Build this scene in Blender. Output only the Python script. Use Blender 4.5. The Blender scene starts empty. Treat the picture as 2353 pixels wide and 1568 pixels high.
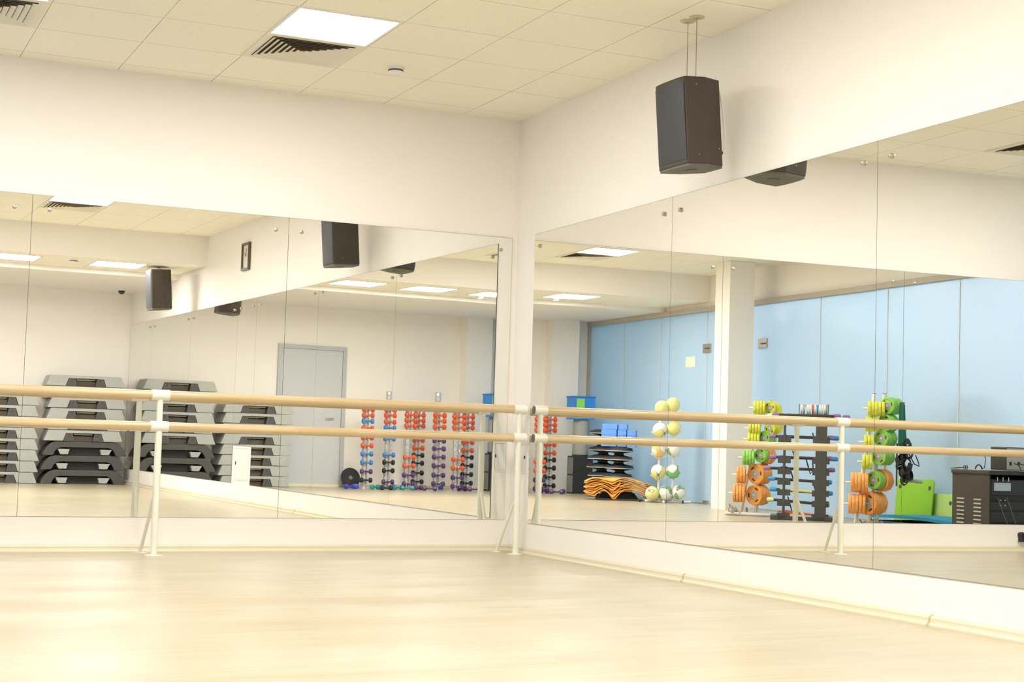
import bpy, bmesh, math, random
from mathutils import Vector, Matrix
random.seed(7)
C = bpy.context.scene.collection
PI = math.pi
sc = bpy.context.scene

# ------------------------------------------------------------------ camera
R_ = Vector((0.90323, -0.42826, 0.02817)); U_ = Vector((-0.05459, -0.04947, 0.99728)); 
YAW, PITCH, ROLL = math.radians(25.281), math.radians(3.9847), math.radians(1.6181)
F_ = Vector((math.sin(YAW)*math.cos(PITCH), math.cos(YAW)*math.cos(PITCH), math.sin(PITCH)))
Rt = Vector((math.cos(YAW), -math.sin(YAW), 0)); Up = Rt.cross(F_)
R_ = Rt*math.cos(ROLL) + Up*math.sin(ROLL); U_ = -Rt*math.sin(ROLL) + Up*math.cos(ROLL)
cd = bpy.data.cameras.new('camera'); cam = bpy.data.objects.new('camera', cd); C.objects.link(cam)
cd.sensor_width = 36.0; cd.lens = 3559.99/2353*36.0; cd.clip_end = 100; cd.clip_start = 0.05
M = Matrix((R_, U_, -F_)).transposed().to_4x4(); M.translation = Vector((-4.685, -9.878, 0.7145))
cam.matrix_world = M
sc.camera = cam

# ------------------------------------------------------------------ view, world
sc.view_settings.view_transform = 'Standard'; sc.view_settings.look = 'None'
sc.view_settings.exposure = 1.29; sc.view_settings.gamma = 1.0; sc.view_settings.use_curve_mapping = False
sc.cycles.max_bounces = 10; sc.cycles.diffuse_bounces = 4; sc.cycles.glossy_bounces = 7
sc.cycles.transmission_bounces = 8; sc.cycles.sample_clamp_indirect = 6.0
PANEL_E = 14.6          # light given off by the ceiling panels
REAR_E = 18.5           # the rear row under the low ceiling is stronger
OUT_E = 1.6             # light in the corridor beyond the frosted glass
wd = bpy.data.worlds.new('world'); sc.world = wd; wd.use_nodes = True
wd.node_tree.nodes['Background'].inputs[0].default_value = (0.86, 0.93, 1.0, 1)
wd.node_tree.nodes['Background'].inputs[1].default_value = OUT_E

# ------------------------------------------------------------------ materials
def mat(name, col, rough=0.5, metal=0.0, spec=0.5, coat=0.0, trans=0.0, emit=None, es=0.0):
    m = bpy.data.materials.new(name); m.use_nodes = True
    b = m.node_tree.nodes['Principled BSDF']
    b.inputs['Base Color'].default_value = (*col, 1); b.inputs['Roughness'].default_value = rough
    b.inputs['Metallic'].default_value = metal; b.inputs['Specular IOR Level'].default_value = spec
    b.inputs['Coat Weight'].default_value = coat; b.inputs['Transmission Weight'].default_value = trans
    if emit: b.inputs['Emission Color'].default_value = (*emit, 1); b.inputs['Emission Strength'].default_value = es
    return m
def nodes(m):
    nt = m.node_tree; return nt, nt.nodes['Principled BSDF']
def N(nt, t, **kw):
    n = nt.nodes.new(t)
    for k, v in kw.items(): setattr(n, k, v)
    return n
def mottled(name, col, rough, amount=0.04, scale=3.0, bump=0.0, bscale=200.0):
    m = mat(name, col, rough); nt, b = nodes(m)
    tc = N(nt, 'ShaderNodeTexCoord'); no = N(nt, 'ShaderNodeTexNoise'); no.inputs['Scale'].default_value = scale; no.inputs['Detail'].default_value = 4
    nt.links.new(tc.outputs['Object'], no.inputs['Vector'])
    mx = N(nt, 'ShaderNodeMix', data_type='RGBA'); mx.inputs[6].default_value = (*[c*(1-amount) for c in col], 1); mx.inputs[7].default_value = (*[min(1, c*(1+amount)) for c in col], 1)
    nt.links.new(no.outputs['Fac'], mx.inputs[0]); nt.links.new(mx.outputs[2], b.inputs['Base Color'])
    if bump:
        n2 = N(nt, 'ShaderNodeTexNoise'); n2.inputs['Scale'].default_value = bscale; nt.links.new(tc.outputs['Object'], n2.inputs['Vector'])
        bp = N(nt, 'ShaderNodeBump'); bp.inputs['Strength'].default_value = bump; bp.inputs['Distance'].default_value = 0.002
        nt.links.new(n2.outputs['Fac'], bp.inputs['Height']); nt.links.new(bp.outputs['Normal'], b.inputs['Normal'])
    return m
WALLC = (0.935, 0.888, 0.835)
M_wall = mottled('wall_paint', WALLC, 0.75, 0.015, 1.2, 0.08, 90)
M_lowceil = mottled('plaster_paint', (0.88, 0.85, 0.80), 0.8, 0.01, 1.5)
M_base = mat('baseboard_plastic', (0.74, 0.67, 0.50), 0.35)
M_white = mat('white_powder_coat', (0.86, 0.84, 0.72), 0.3, coat=0.3)
M_bright = mat('white_plastic', (0.86, 0.85, 0.82), 0.35)
M_offwhite = mat('cream_metal', (0.82, 0.77, 0.64), 0.45)
M_chrome = mat('chrome', (0.80, 0.80, 0.79), 0.22, metal=0.9)
M_screw = mat('screw_steel', (0.50, 0.46, 0.38), 0.3, metal=0.8)
M_black = mat('black_plastic', (0.035, 0.032, 0.030), 0.45)
M_rubber = mat('black_rubber', (0.022, 0.022, 0.023), 0.6)
M_dgrey = mat('dark_grey_plastic', (0.075, 0.073, 0.070), 0.5)
M_lgrey = mat('light_grey_plastic', (0.42, 0.43, 0.41), 0.5)
M_mgrey = mat('mid_grey', (0.22, 0.22, 0.21), 0.5)
M_door = mat('grey_door_paint', (0.58, 0.60, 0.63), 0.45)
M_doorfr = mat('grey_frame_paint', (0.50, 0.52, 0.55), 0.4)
M_alu = mat('aluminium', (0.52, 0.47, 0.40), 0.45, metal=0.2)
M_steel = mat('brushed_steel', (0.45, 0.43, 0.40), 0.35, metal=0.8)
M_edge = mat('mirror_edge', (0.20, 0.19, 0.15), 0.4)
M_orange = mat('orange_vinyl', (0.70, 0.105, 0.035), 0.4)
M_blue = mat('blue_vinyl', (0.05, 0.22, 0.62), 0.4)
M_purple = mat('purple_vinyl', (0.10, 0.045, 0.16), 0.4)
M_teal = mat('teal_vinyl', (0.03, 0.28, 0.32), 0.4)
M_royal = mat('royal_blue_vinyl', (0.05, 0.08, 0.55), 0.4)
M_pyel = mat('yellow_rubber', (0.74, 0.76, 0.07), 0.45)
M_pgrn = mat('green_rubber', (0.31, 0.68, 0.12), 0.45)
M_porg = mat('orange_rubber', (0.98, 0.42, 0.10), 0.45)
M_hub = mat('grey_hub', (0.50, 0.49, 0.43), 0.4, metal=0.1)
M_foamblue = mat('blue_foam', (0.12, 0.30, 0.80), 0.75)
M_foamgreen = mat('green_foam', (0.27, 0.70, 0.12), 0.75)
M_matorange = mat('orange_mat_foam', (0.90, 0.42, 0.08), 0.7)
M_matgreen = mat('lime_mat', (0.29, 0.60, 0.035), 0.7)
M_matpale = mat('pale_green_mat', (0.50, 0.72, 0.20), 0.7)
M_matblue = mat('blue_mat', (0.02, 0.27, 0.46), 0.7)
M_tealcloth = mat('teal_cloth', (0.03, 0.40, 0.46), 0.8)
M_red = mat('red_rubber', (0.75, 0.12, 0.03), 0.5)
M_lilac = mat('lilac_plastic', (0.30, 0.17, 0.42), 0.4)
M_palegreen = mat('pale_green_plastic', (0.62, 0.78, 0.42), 0.4)
M_azure = mat('azure_plastic', (0.04, 0.35, 0.72), 0.4)
M_darkgreen = mat('dark_green_rubber', (0.01, 0.16, 0.10), 0.5)
M_note = mat('yellow_paper', (0.72, 0.80, 0.62), 0.8)
M_shrub = mottled('shrub_green', (0.10, 0.17, 0.10), 0.8, 0.3, 8)
M_paper = mat('paper', (0.80, 0.80, 0.78), 0.7)
M_emit = mat('panel_light', (0.9, 0.9, 0.9), 0.5, emit=(1.0, 0.978, 0.948), es=PANEL_E)
M_emit_rear = mat('panel_light_rear', (0.9, 0.9, 0.9), 0.5, emit=(1.0, 0.975, 0.94), es=REAR_E)

def mirror_mat():
    m = bpy.data.materials.new('silvered_glass'); m.use_nodes = True; nt = m.node_tree; nt.nodes.clear()
    g = N(nt, 'ShaderNodeBsdfAnisotropic'); g.inputs['Roughness'].default_value = 0.0; g.inputs['Color'].default_value = (0.92, 0.925, 0.895, 1)
    o = N(nt, 'ShaderNodeOutputMaterial'); nt.links.new(g.outputs[0], o.inputs[0]); return m
M_mirror = mirror_mat()

def ceil_mat():
    m = mat('mineral_tile', (0.94, 0.89, 0.77), 0.9); nt, b = nodes(m); L = nt.links.new
    tc = N(nt, 'ShaderNodeTexCoord'); sep = N(nt, 'ShaderNodeSeparateXYZ'); L(tc.outputs['Object'], sep.inputs[0])
    def math_(op, a, bb=None, c=None):
        n = N(nt, 'ShaderNodeMath', operation=op)
        for i, v in enumerate((a, bb, c)):
            if v is None: continue
            if isinstance(v, (int, float)): n.inputs[i].default_value = v
            else: L(v, n.inputs[i])
        return n.outputs[0]
    outs = []
    for ax in (0, 1):
        f = math_('FRACT', math_('DIVIDE', sep.outputs[ax], 0.6))
        d = math_('MULTIPLY', math_('MINIMUM', f, math_('SUBTRACT', 1.0, f)), 0.6)      # metres to nearest grid line
        rail = math_('LESS_THAN', d, 0.012)
        off = math_('ABSOLUTE', math_('SUBTRACT', math_('MULTIPLY', f, 0.6), 0.0125))
        gap = math_('LESS_THAN', off, 0.0022)
        outs.append((rail, gap))
    rail = math_('MAXIMUM', outs[0][0], outs[1][0]); gap = math_('MAXIMUM', outs[0][1], outs[1][1])
    no = N(nt, 'ShaderNodeTexNoise'); no.inputs['Scale'].default_value = 1.3; L(tc.outputs['Object'], no.inputs['Vector'])
    gapf = math_('MULTIPLY', gap, math_('MULTIPLY', no.outputs['Fac'], 1.3))
    vo = N(nt, 'ShaderNodeTexNoise'); vo.inputs['Scale'].default_value = 85; vo.inputs['Detail'].default_value = 2; L(tc.outputs['Object'], vo.inputs['Vector'])
    cr = N(nt, 'ShaderNodeValToRGB'); cr.color_ramp.elements[0].position = 0.30; cr.color_ramp.elements[0].color = (0.77, 0.70, 0.53, 1)
    cr.color_ramp.elements[1].position = 0.36; cr.color_ramp.elements[1].color = (0.96, 0.91, 0.78, 1); L(vo.outputs['Fac'], cr.inputs[0])
    m1 = N(nt, 'ShaderNodeMix', data_type='RGBA'); L(rail, m1.inputs[0]); L(cr.outputs[0], m1.inputs[6]); m1.inputs[7].default_value = (0.96, 0.915, 0.79, 1)
    m2 = N(nt, 'ShaderNodeMix', data_type='RGBA'); L(gapf, m2.inputs[0]); L(m1.outputs[2], m2.inputs[6]); m2.inputs[7].default_value = (0.22, 0.15, 0.06, 1)
    L(m2.outputs[2], b.inputs['Base Color'])
    bp = N(nt, 'ShaderNodeBump'); bp.inputs['Strength'].default_value = 0.25; bp.inputs['Distance'].default_value = 0.003
    h = math_('SUBTRACT', vo.outputs['Fac'], math_('MULTIPLY', rail, 0.4)); L(h, bp.inputs['Height']); L(bp.outputs['Normal'], b.inputs['Normal'])
    return m
M_ceil = ceil_mat()

def floor_mat():
    m = mat('laminate_floor', (0.8, 0.69, 0.48), 0.30, spec=0.5, coat=0.25)
    m.node_tree.nodes['Principled BSDF'].inputs['Coat Roughness'].default_value = 0.24; nt, b = nodes(m); L = nt.links.new
    tc = N(nt, 'ShaderNodeTexCoord')
    mp = N(nt, 'ShaderNodeMapping'); mp.inputs['Rotation'].default_value[2] = math.radians(-3.0); L(tc.outputs['Object'], mp.inputs[0])
    br = N(nt, 'ShaderNodeTexBrick'); br.offset = 0.37; L(mp.outputs[0], br.inputs['Vector'])
    for k, v in (('Scale', 1.0), ('Brick Width', 1.25), ('Row Height', 0.095), ('Mortar Size', 0.0012), ('Mortar Smooth', 0.4), ('Bias', 0.0)): br.inputs[k].default_value = v
    br.inputs['Color1'].default_value = (0.560, 0.500, 0.372, 1); br.inputs['Color2'].default_value = (0.52, 0.455, 0.325, 1); br.inputs['Mortar'].default_value = (0.56, 0.48, 0.34, 1)
    m2 = N(nt, 'ShaderNodeMapping'); m2.inputs['Scale'].default_value = (0.9, 20, 1); L(mp.outputs[0], m2.inputs[0])
    no = N(nt, 'ShaderNodeTexNoise'); no.inputs['Scale'].default_value = 1.6; no.inputs['Detail'].default_value = 6; no.inputs['Roughness'].default_value = 0.62; L(m2.outputs[0], no.inputs['Vector'])
    cr = N(nt, 'ShaderNodeValToRGB'); cr.color_ramp.elements[0].position = 0.32; cr.color_ramp.elements[0].color = (0.88, 0.83, 0.73, 1)
    cr.color_ramp.elements[1].position = 0.66; cr.color_ramp.elements[1].color = (1, 1, 1, 1); L(no.outputs['Fac'], cr.inputs[0])
    mx = N(nt, 'ShaderNodeMix', data_type='RGBA', blend_type='MULTIPLY'); mx.inputs[0].default_value = 1.0
    L(br.outputs['Color'], mx.inputs[6]); L(cr.outputs[0], mx.inputs[7]); L(mx.outputs[2], b.inputs['Base Color'])
    n3 = N(nt, 'ShaderNodeTexNoise'); n3.inputs['Scale'].default_value = 2.2; L(tc.outputs['Object'], n3.inputs['Vector'])
    mr = N(nt, 'ShaderNodeMapRange'); mr.inputs['To Min'].default_value = 0.24; mr.inputs['To Max'].default_value = 0.40; L(n3.outputs['Fac'], mr.inputs[0]); L(mr.outputs[0], b.inputs['Roughness'])
    return m
M_floor = floor_mat()

def wood_mat():
    m = mat('beech_barre', (0.72, 0.50, 0.25), 0.32, coat=0.4); nt, b = nodes(m); L = nt.links.new
    tc = N(nt, 'ShaderNodeTexCoord'); mp = N(nt, 'ShaderNodeMapping'); mp.inputs['Scale'].default_value = (1.5, 45, 45); L(tc.outputs['Object'], mp.inputs[0])
    no = N(nt, 'ShaderNodeTexNoise'); no.inputs['Scale'].default_value = 1.0; no.inputs['Detail'].default_value = 5; L(mp.outputs[0], no.inputs['Vector'])
    cr = N(nt, 'ShaderNodeValToRGB'); cr.color_ramp.elements[0].position = 0.3; cr.color_ramp.elements[0].color = (0.56, 0.40, 0.20, 1)
    cr.color_ramp.elements[1].position = 0.7; cr.color_ramp.elements[1].color = (0.72, 0.57, 0.35, 1); L(no.outputs['Fac'], cr.inputs[0]); L(cr.outputs[0], b.inputs['Base Color'])
    return m
M_wood = wood_mat()

def frosted_mat():
    m = bpy.data.materials.new('frosted_blue_glass'); m.use_nodes = True; nt = m.node_tree; nt.nodes.clear(); L = nt.links.new
    tr = N(nt, 'ShaderNodeBsdfTranslucent'); tr.inputs[0].default_value = (0.92, 0.93, 1.0, 1)
    rf = N(nt, 'ShaderNodeBsdfRefraction'); rf.inputs['Roughness'].default_value = 0.42; rf.inputs['IOR'].default_value = 1.15; rf.inputs[0].default_value = (0.88, 0.92, 0.98, 1)
    di = N(nt, 'ShaderNodeBsdfDiffuse'); di.inputs[0].default_value = (0.58, 0.74, 0.85, 1)
    gl = N(nt, 'ShaderNodeBsdfAnisotropic'); gl.inputs['Roughness'].default_value = 0.25; gl.inputs['Color'].default_value = (0.8, 0.9, 0.95, 1)
    a = N(nt, 'ShaderNodeMixShader'); a.inputs[0].default_value = 0.62; L(tr.outputs[0], a.inputs[1]); L(rf.outputs[0], a.inputs[2])
    c = N(nt, 'ShaderNodeMixShader'); c.inputs[0].default_value = 0.42; L(a.outputs[0], c.inputs[1]); L(di.outputs[0], c.inputs[2])
    d = N(nt, 'ShaderNodeMixShader'); d.inputs[0].default_value = 0.05; L(c.outputs[0], d.inputs[1]); L(gl.outputs[0], d.inputs[2])
    o = N(nt, 'ShaderNodeOutputMaterial'); L(d.outputs[0], o.inputs[0]); return m
M_glass = frosted_mat()

def grille_mat():
    m = mat('perforated_steel', (0.05, 0.05, 0.052), 0.5, metal=0.2); nt, b = nodes(m); L = nt.links.new
    tc = N(nt, 'ShaderNodeTexCoord'); mp = N(nt, 'ShaderNodeMapping'); mp.inputs['Rotation'].default_value[1] = PI/2; L(tc.outputs['Object'], mp.inputs[0])
    sep = N(nt, 'ShaderNodeSeparateXYZ'); L(tc.outputs['Object'], sep.inputs[0])
    def mm(op, a, c=None):
        n = N(nt, 'ShaderNodeMath', operation=op)
        for i, v in enumerate((a, c)):
            if v is None: continue
            if isinstance(v, (int, float)): n.inputs[i].default_value = v
            else: L(v, n.inputs[i])
        return n.outputs[0]
    def cell(oy, oz):
        s, t = 0.0125, 0.0125*1.2
        y = mm('SUBTRACT', mm('FRACT', mm('ADD', mm('DIVIDE', sep.outputs[1], s), oy)), 0.5); z = mm('SUBTRACT', mm('FRACT', mm('ADD', mm('DIVIDE', sep.outputs[2], t), oz)), 0.5)
        r = mm('ADD', mm('MULTIPLY', y, y), mm('MULTIPLY', mm('MULTIPLY', z, z), 1.2)); return mm('LESS_THAN', r, 0.105)
    h = mm('MAXIMUM', cell(0, 0), cell(0.5, 0.5))
    mx = N(nt, 'ShaderNodeMix', data_type='RGBA'); L(h, mx.inputs[0]); mx.inputs[6].default_value = (0.085, 0.088, 0.098, 1); mx.inputs[7].default_value = (0.012, 0.011, 0.012, 1)
    L(mx.outputs[2], b.inputs['Base Color']); return m
M_grille = grille_mat()
M_cab = mottled('speaker_paint', (0.055, 0.043, 0.034), 0.6, 0.15, 60, 0.4, 260)
M_cabbot = mottled('speaker_base_paint', (0.13, 0.12, 0.10), 0.6, 0.1, 60)

def ball_mat(name, col, seed):
    m = mat(name, (0.8, 0.8, 0.76), 0.45); nt, b = nodes(m); L = nt.links.new
    tc = N(nt, 'ShaderNodeTexCoord'); mp = N(nt, 'ShaderNodeMapping'); mp.inputs['Location'].default_value = (seed, seed*0.7, seed*1.3); L(tc.outputs['Object'], mp.inputs[0])
    w = N(nt, 'ShaderNodeTexNoise'); w.inputs['Scale'].default_value = 6.5; w.inputs['Detail'].default_value = 0; L(mp.outputs[0], w.inputs['Vector'])
    cr = N(nt, 'ShaderNodeValToRGB'); cr.color_ramp.interpolation = 'CONSTANT'
    cr.color_ramp.elements[0].position = 0; cr.color_ramp.elements[0].color = (*col, 1)
    e = cr.color_ramp.elements[1]; e.position = 0.475; e.color = (0.20, 0.20, 0.16, 1)
    e2 = cr.color_ramp.elements.new(0.49); e2.color = (0.80, 0.80, 0.75, 1)
    L(w.outputs['Fac'], cr.inputs[0]); L(cr.outputs[0], b.inputs['Base Color']); return m
M_bally = ball_mat('yellow_white_ball', (0.80, 0.74, 0.28), 2.0); M_ballg = ball_mat('green_white_ball', (0.22, 0.55, 0.20), 3.3); M_ballo = ball_mat('amber_white_ball', (0.85, 0.55, 0.15), 6.1)

# ------------------------------------------------------------------ geometry helpers
class MB:
    def __init__(s): s.v, s.f, s.m = [], [], []
    def add(s, vs, fs, mi=0, T=None):
        o = len(s.v); s.v += [tuple(T @ Vector(v)) if T else tuple(v) for v in vs]; s.f += [tuple(i+o for i in f) for f in fs]; s.m += [mi]*len(fs); return s
    def box(s, x0, x1, y0, y1, z0, z1, mi=0, T=None):
        return s.add([(x0,y0,z0),(x1,y0,z0),(x1,y1,z0),(x0,y1,z0),(x0,y0,z1),(x1,y0,z1),(x1,y1,z1),(x0,y1,z1)],
              [(0,3,2,1),(4,5,6,7),(0,1,5,4),(1,2,6,5),(2,3,7,6),(3,0,4,7)], mi, T)
    def prism(s, poly, a, b, axis='z', mi=0, T=None):
        n = len(poly)
        def P(p, h): return (p[0], p[1], h) if axis == 'z' else (p[0], h, p[1]) if axis == 'y' else (h, p[0], p[1])
        vs = [P(p, a) for p in poly] + [P(p, b) for p in poly]
        return s.add(vs, [tuple(range(n-1, -1, -1)), tuple(range(n, 2*n))] + [(i, (i+1) % n, n+(i+1) % n, n+i) for i in range(n)], mi, T)
    def ring(s, outer, inner, a, b, axis='y', mi=0, T=None):   # two closed outlines with the same number of corners, extruded
        n = len(outer)
        def P(p, h): return (p[0], p[1], h) if axis == 'z' else (p[0], h, p[1]) if axis == 'y' else (h, p[0], p[1])
        vs = [P(p, a) for p in outer] + [P(p, a) for p in inner] + [P(p, b) for p in outer] + [P(p, b) for p in inner]
        fs = []
        for i in range(n):
            j = (i+1) % n
            fs += [(i, j, n+j, n+i), (2*n+i, 3*n+i, 3*n+j, 2*n+j), (i, 2*n+i, 2*n+j, j), (n+i, n+j, 3*n+j, 3*n+i)]
        return s.add(vs, fs, mi, T)
    def tube(s, pts, r, seg=10, mi=0, cap=True):
        pts = [Vector(p) for p in pts]; n = len(pts); rs = r if isinstance(r, (list, tuple)) else [r]*n
        vs, fs = [], []; prev = None
        for i, p in enumerate(pts):
            t = (pts[min(i+1, n-1)] - pts[max(i-1, 0)]).normalized()
            a = (Vector((0, 0, 1)) if abs(t.z) < 0.9 else Vector((1, 0, 0))) if prev is None else prev
            x = (a - t*a.dot(t)).normalized(); prev = x; y = t.cross(x)
            for k in range(seg):
                an = 2*PI*k/seg; vs.append(p + (x*math.cos(an) + y*math.sin(an))*rs[i])
        for i in range(n-1):
            for k in range(seg):
                a, b = i*seg+k, i*seg+(k+1) % seg; fs.append((a, b, b+seg, a+seg))
        if cap: fs += [tuple(range(seg-1, -1, -1)), tuple(range((n-1)*seg, n*seg))]
        return s.add(vs, fs, mi)
    def lathe(s, prof, seg=24, mi=0, T=None):                 # profile of (radius, z)
        n = len(prof); vs, fs = [], []
        for r, z in prof:
            for k in range(seg):
                an = 2*PI*k/seg; vs.append((r*math.cos(an), r*math.sin(an), z))
        for i in range(n-1):
            for k in range(seg):
                a, b = i*seg+k, i*seg+(k+1) % seg; fs.append((a, b, b+seg, a+seg))
        fs += [tuple(range(seg-1, -1, -1)), tuple(range((n-1)*seg, n*seg))]
        return s.add(vs, fs, mi, T)
    def build(s, name, mats, parent=None, smooth=False, bevel=0.0, loc=None):
        me = bpy.data.meshes.new(name); me.from_pydata(s.v, [], s.f)
        for m in (mats if isinstance(mats, (list, tuple)) else [mats]): me.materials.append(m)
        for p, mi in zip(me.polygons, s.m): p.material_index = mi; p.use_smooth = smooth
        bm = bmesh.new(); bm.from_mesh(me); bmesh.ops.recalc_face_normals(bm, faces=bm.faces); bm.to_mesh(me); bm.free()
        if smooth:
            try: me.set_sharp_from_angle(angle=math.radians(40))
            except Exception: pass
        o = bpy.data.objects.new(name, me); C.objects.link(o)
        if parent: o.parent = parent
        if loc is not None: o.location = loc
        if bevel:
            b = o.modifiers.new('bevel', 'BEVEL'); b.width = bevel; b.segments = 2; b.limit_method = 'ANGLE'; b.angle_limit = math.radians(35)
        return o
def tag(o, label=None, cat=None, group=None, kind=None):
    if label: o['label'] = label
    if cat: o['category'] = cat
    if group: o['group'] = group
    if kind: o['kind'] = kind
    return o
def thing(name, label, cat, loc=(0,0,0), rz=0.0, group=None):
    o = bpy.data.objects.new(name, None); C.objects.link(o); o.empty_display_size = 0.1
    o.location = loc; o.rotation_euler = (0, 0, rz); return tag(o, label, cat, group)
def struct(name, mb, m, label=None, **kw):
    o = mb.build(name, m, **kw); o['kind'] = 'structure'
    if label: o['label'] = label
    return o
def dup(root, loc, rot=None, label=None):
    r = root.copy(); C.objects.link(r); r.location = loc
    if rot is not None: r.rotation_euler = rot
    if label: r['label'] = label
    for ch in list(root.children):
        c = ch.copy(); C.objects.link(c); c.parent = r
        for g in list(ch.children):
            d = g.copy(); C.objects.link(d); d.parent = c
    return r
def ordinal(i): return ['first','second','third','fourth','fifth','sixth','seventh','eighth','ninth','tenth','eleventh','twelfth'][i]
def rotz(a): return Matrix.Rotation(a, 4, 'Z')

# ------------------------------------------------------------------ the room
W = math.radians(-1.4808)           # wall B stands a little out of square
H = 3.05
ZL, ZS = 2.70, 2.64                 # tiled rear ceiling, plastered rear soffit
def BW(s, z=0.0, off=0.0):          # point on the right wall: s metres from the corner, off metres into the room
    return Vector((s*math.sin(W) - off*math.cos(W), -s*math.cos(W) - off*math.sin(W), z))
struct('floor', MB().box(-6.15, 0.25, -11.9, 0.05, -0.1, 0.0), M_floor, 'pale laminate floor')
struct('wall_left', MB().box(-6.3, 0.15, 0.0, 0.15, 0, H+0.1), M_wall)
TB = rotz(W + PI)                   # local frame of the right wall: +x into the room, +y away from the corner ... towards the back
struct('wall_right', MB().box(-0.15, 0.0, -0.1, 12.1, 0, H+0.1, T=TB), M_wall)
struct('wall_back', MB().box(-6.3, 0.3, -12.0, -11.85, 0, H+0.1), M_wall)
struct('trim_1', MB().box(-5.87, -5.44, -11.85, -11.62, 0, ZS), M_wall, 'shallow pilaster on the back wall')
struct('wall_side', MB().box(-6.30, -6.15, -11.85, 0.0, 2.637, H+0.1), M_wall, 'strip of wall above the frosted glass')
CG = math.radians(0.7087)
def ceiling(name, x0, x1, y0, y1, z, t, m, ox=0.0, oy=0.0, rot=0.0):
    mb = MB(); Ti = rotz(rot).inverted(); o = Vector((ox, oy, 0))
    vs = [Ti @ (Vector(p) - o) for p in ((x0,y0,0),(x1,y0,0),(x1,y1,0),(x0,y1,0))]
    mb.prism([(v.x, v.y) for v in vs], 0, t); ob = mb.build(name, m); ob.location = (ox, oy, z); ob.rotation_euler = (0, 0, rot); ob['kind'] = 'structure'; return ob
gx, gy = -0.4592, -0.2246           # first grid crossing near the corner
gO = Vector((gx*math.cos(CG) + gy*math.sin(CG)*1.0, gy*math.cos(CG) - gx*math.sin(CG), 0))
def G(i, j):                        # grid crossing i columns from the right wall, j rows from the left wall
    a, b = 0.4592 + 0.6*i, 0.2246 + 0.6*j
    return Vector((-a*math.cos(CG) - b*math.sin(CG), -b*math.cos(CG) + a*math.sin(CG), H))
g0 = G(0, 0)
ceiling('ceiling', -6.3, 0.3, -8.1, 0.1, H, 0.1, M_ceil, g0.x, g0.y, -CG)
ceiling('ceiling_rear', -6.15, 0.3, -9.3, -8.2, ZL, 0.1, M_ceil, -0.85, -8.15, 0.0)
struct('trim_2', MB().box(-6.15, 0.3, -8.2, -8.05, ZL, H), M_wall, 'dropped beam across the room')
struct('trim_3', MB().box(-6.15, 0.3, -11.85, -9.3, ZS, ZL+0.1), M_lowceil, 'plastered soffit in front of the back wall')

# baseboards (a rounded plastic profile)
prof = [(0, 0), (0.030, 0), (0.030, 0.008), (0.026, 0.014), (0.020, 0.018), (0.018, 0.026), (0.018, 0.036), (0.010, 0.046), (0, 0.050)]
def baseboard(name, a, b, n, lab=None):      # a, b ends on the wall line, n the direction into the room
    a, b, n = Vector(a), Vector(b), Vector(n); vs = [a + n*p[0] + Vector((0,0,p[1])) for p in prof] + [b + n*p[0] + Vector((0,0,p[1])) for p in prof]
    k = len(prof); mb = MB().add(vs, [tuple(range(k)), tuple(range(2*k-1, k-1, -1))] + [(i, (i+1) % k, k+(i+1) % k, k+i) for i in range(k)])
    return struct(name, mb, M_base)
nB = BW(0, 0, 1)
baseboard('baseboard_left', (-6.1, 0, 0), (-0.0, 0, 0), (0, -1, 0))
baseboard('baseboard_right', BW(0.02), BW(11.8), nB)
baseboard('baseboard_back', (-0.35, -11.85, 0), (-5.44, -11.85, 0), (0, 1, 0))
for s, lb in ((2.44, 'thin joint clip on the baseboard nearer the corner'), (4.545, 'thin joint clip on the baseboard nearer the camera')):
    a, b, n = BW(s), BW(s+0.012), nB; k = len(prof)
    pr = [(p[0]*1.06+0.0006, p[1]*1.03) for p in prof]
    vs = [a + n*p[0] + Vector((0,0,p[1])) for p in pr] + [b + n*p[0] + Vector((0,0,p[1])) for p in pr]
    o = MB().add(vs, [tuple(range(k)), tuple(range(2*k-1, k-1, -1))] + [(i, (i+1) % k, k+(i+1) % k, k+i) for i in range(k)]).build('joint_clip', mat('clip', (0.55, 0.44, 0.27), 0.5))
    tag(o, lb, 'clip', 'baseboard joint clips')

# column in front of the glass
struct('trim_4', MB().box(-5.80, -5.45, -6.70, -6.35, 0, H), M_wall, 'square plastered column', bevel=0.004)

# ------------------------------------------------------------------ frosted glass partition
gys = [-11.80, -10.60, -9.43, -8.11, -6.98, -5.42, -4.10, -2.87, -1.60, -0.40]
fr = MB().box(-6.20, -6.10, -11.85, 0, 2.575, 2.637).box(-6.19, -6.11, -11.85, -11.80, 0, 2.575).box(-6.19, -6.13, -11.8, 0, 0, 0.012)
wn = bpy.data.objects.new('window_1', None); C.objects.link(wn); wn['kind'] = 'structure'; wn['label'] = 'frosted blue glass partition along the side of the room'
fr.build('window_frame', M_alu, wn)
for i in range(len(gys)):
    y0 = gys[i]; y1 = gys[i+1] if i+1 < len(gys) else -0.005
    MB().box(-6.156, -6.144, y0+0.004, y1-0.004, 0.014, 2.575).build('pane', M_glass, wn)
    if y1 < -0.1: MB().box(-6.158, -6.142, y1-0.004, y1+0.004, 0.014, 2.575).build('joint_strip', M_bright, wn)
for y in (-8.09, -6.68):            # patch fittings of the glass door at head height, one each side
    h = MB().box(-6.175, -6.125, y-0.10, y+0.10, 2.02, 2.14).build('door_fitting', M_steel, wn, bevel=0.004)
    MB().box(-6.125, -6.112, y-0.02, y+0.09, 2.07, 2.085).build('hinge_bolt', M_dgrey, h)
MB().box(-6.18, -6.12, -8.09, -7.97, 0.0, 0.05).build('floor_pivot', M_steel, wn, bevel=0.004)
tag(MB().box(-6.1438, -6.1425, -8.687, -8.423, 1.84, 1.985).build('paper_note', M_note), 'pale yellow square note stuck on the frosted glass', 'note')

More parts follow.
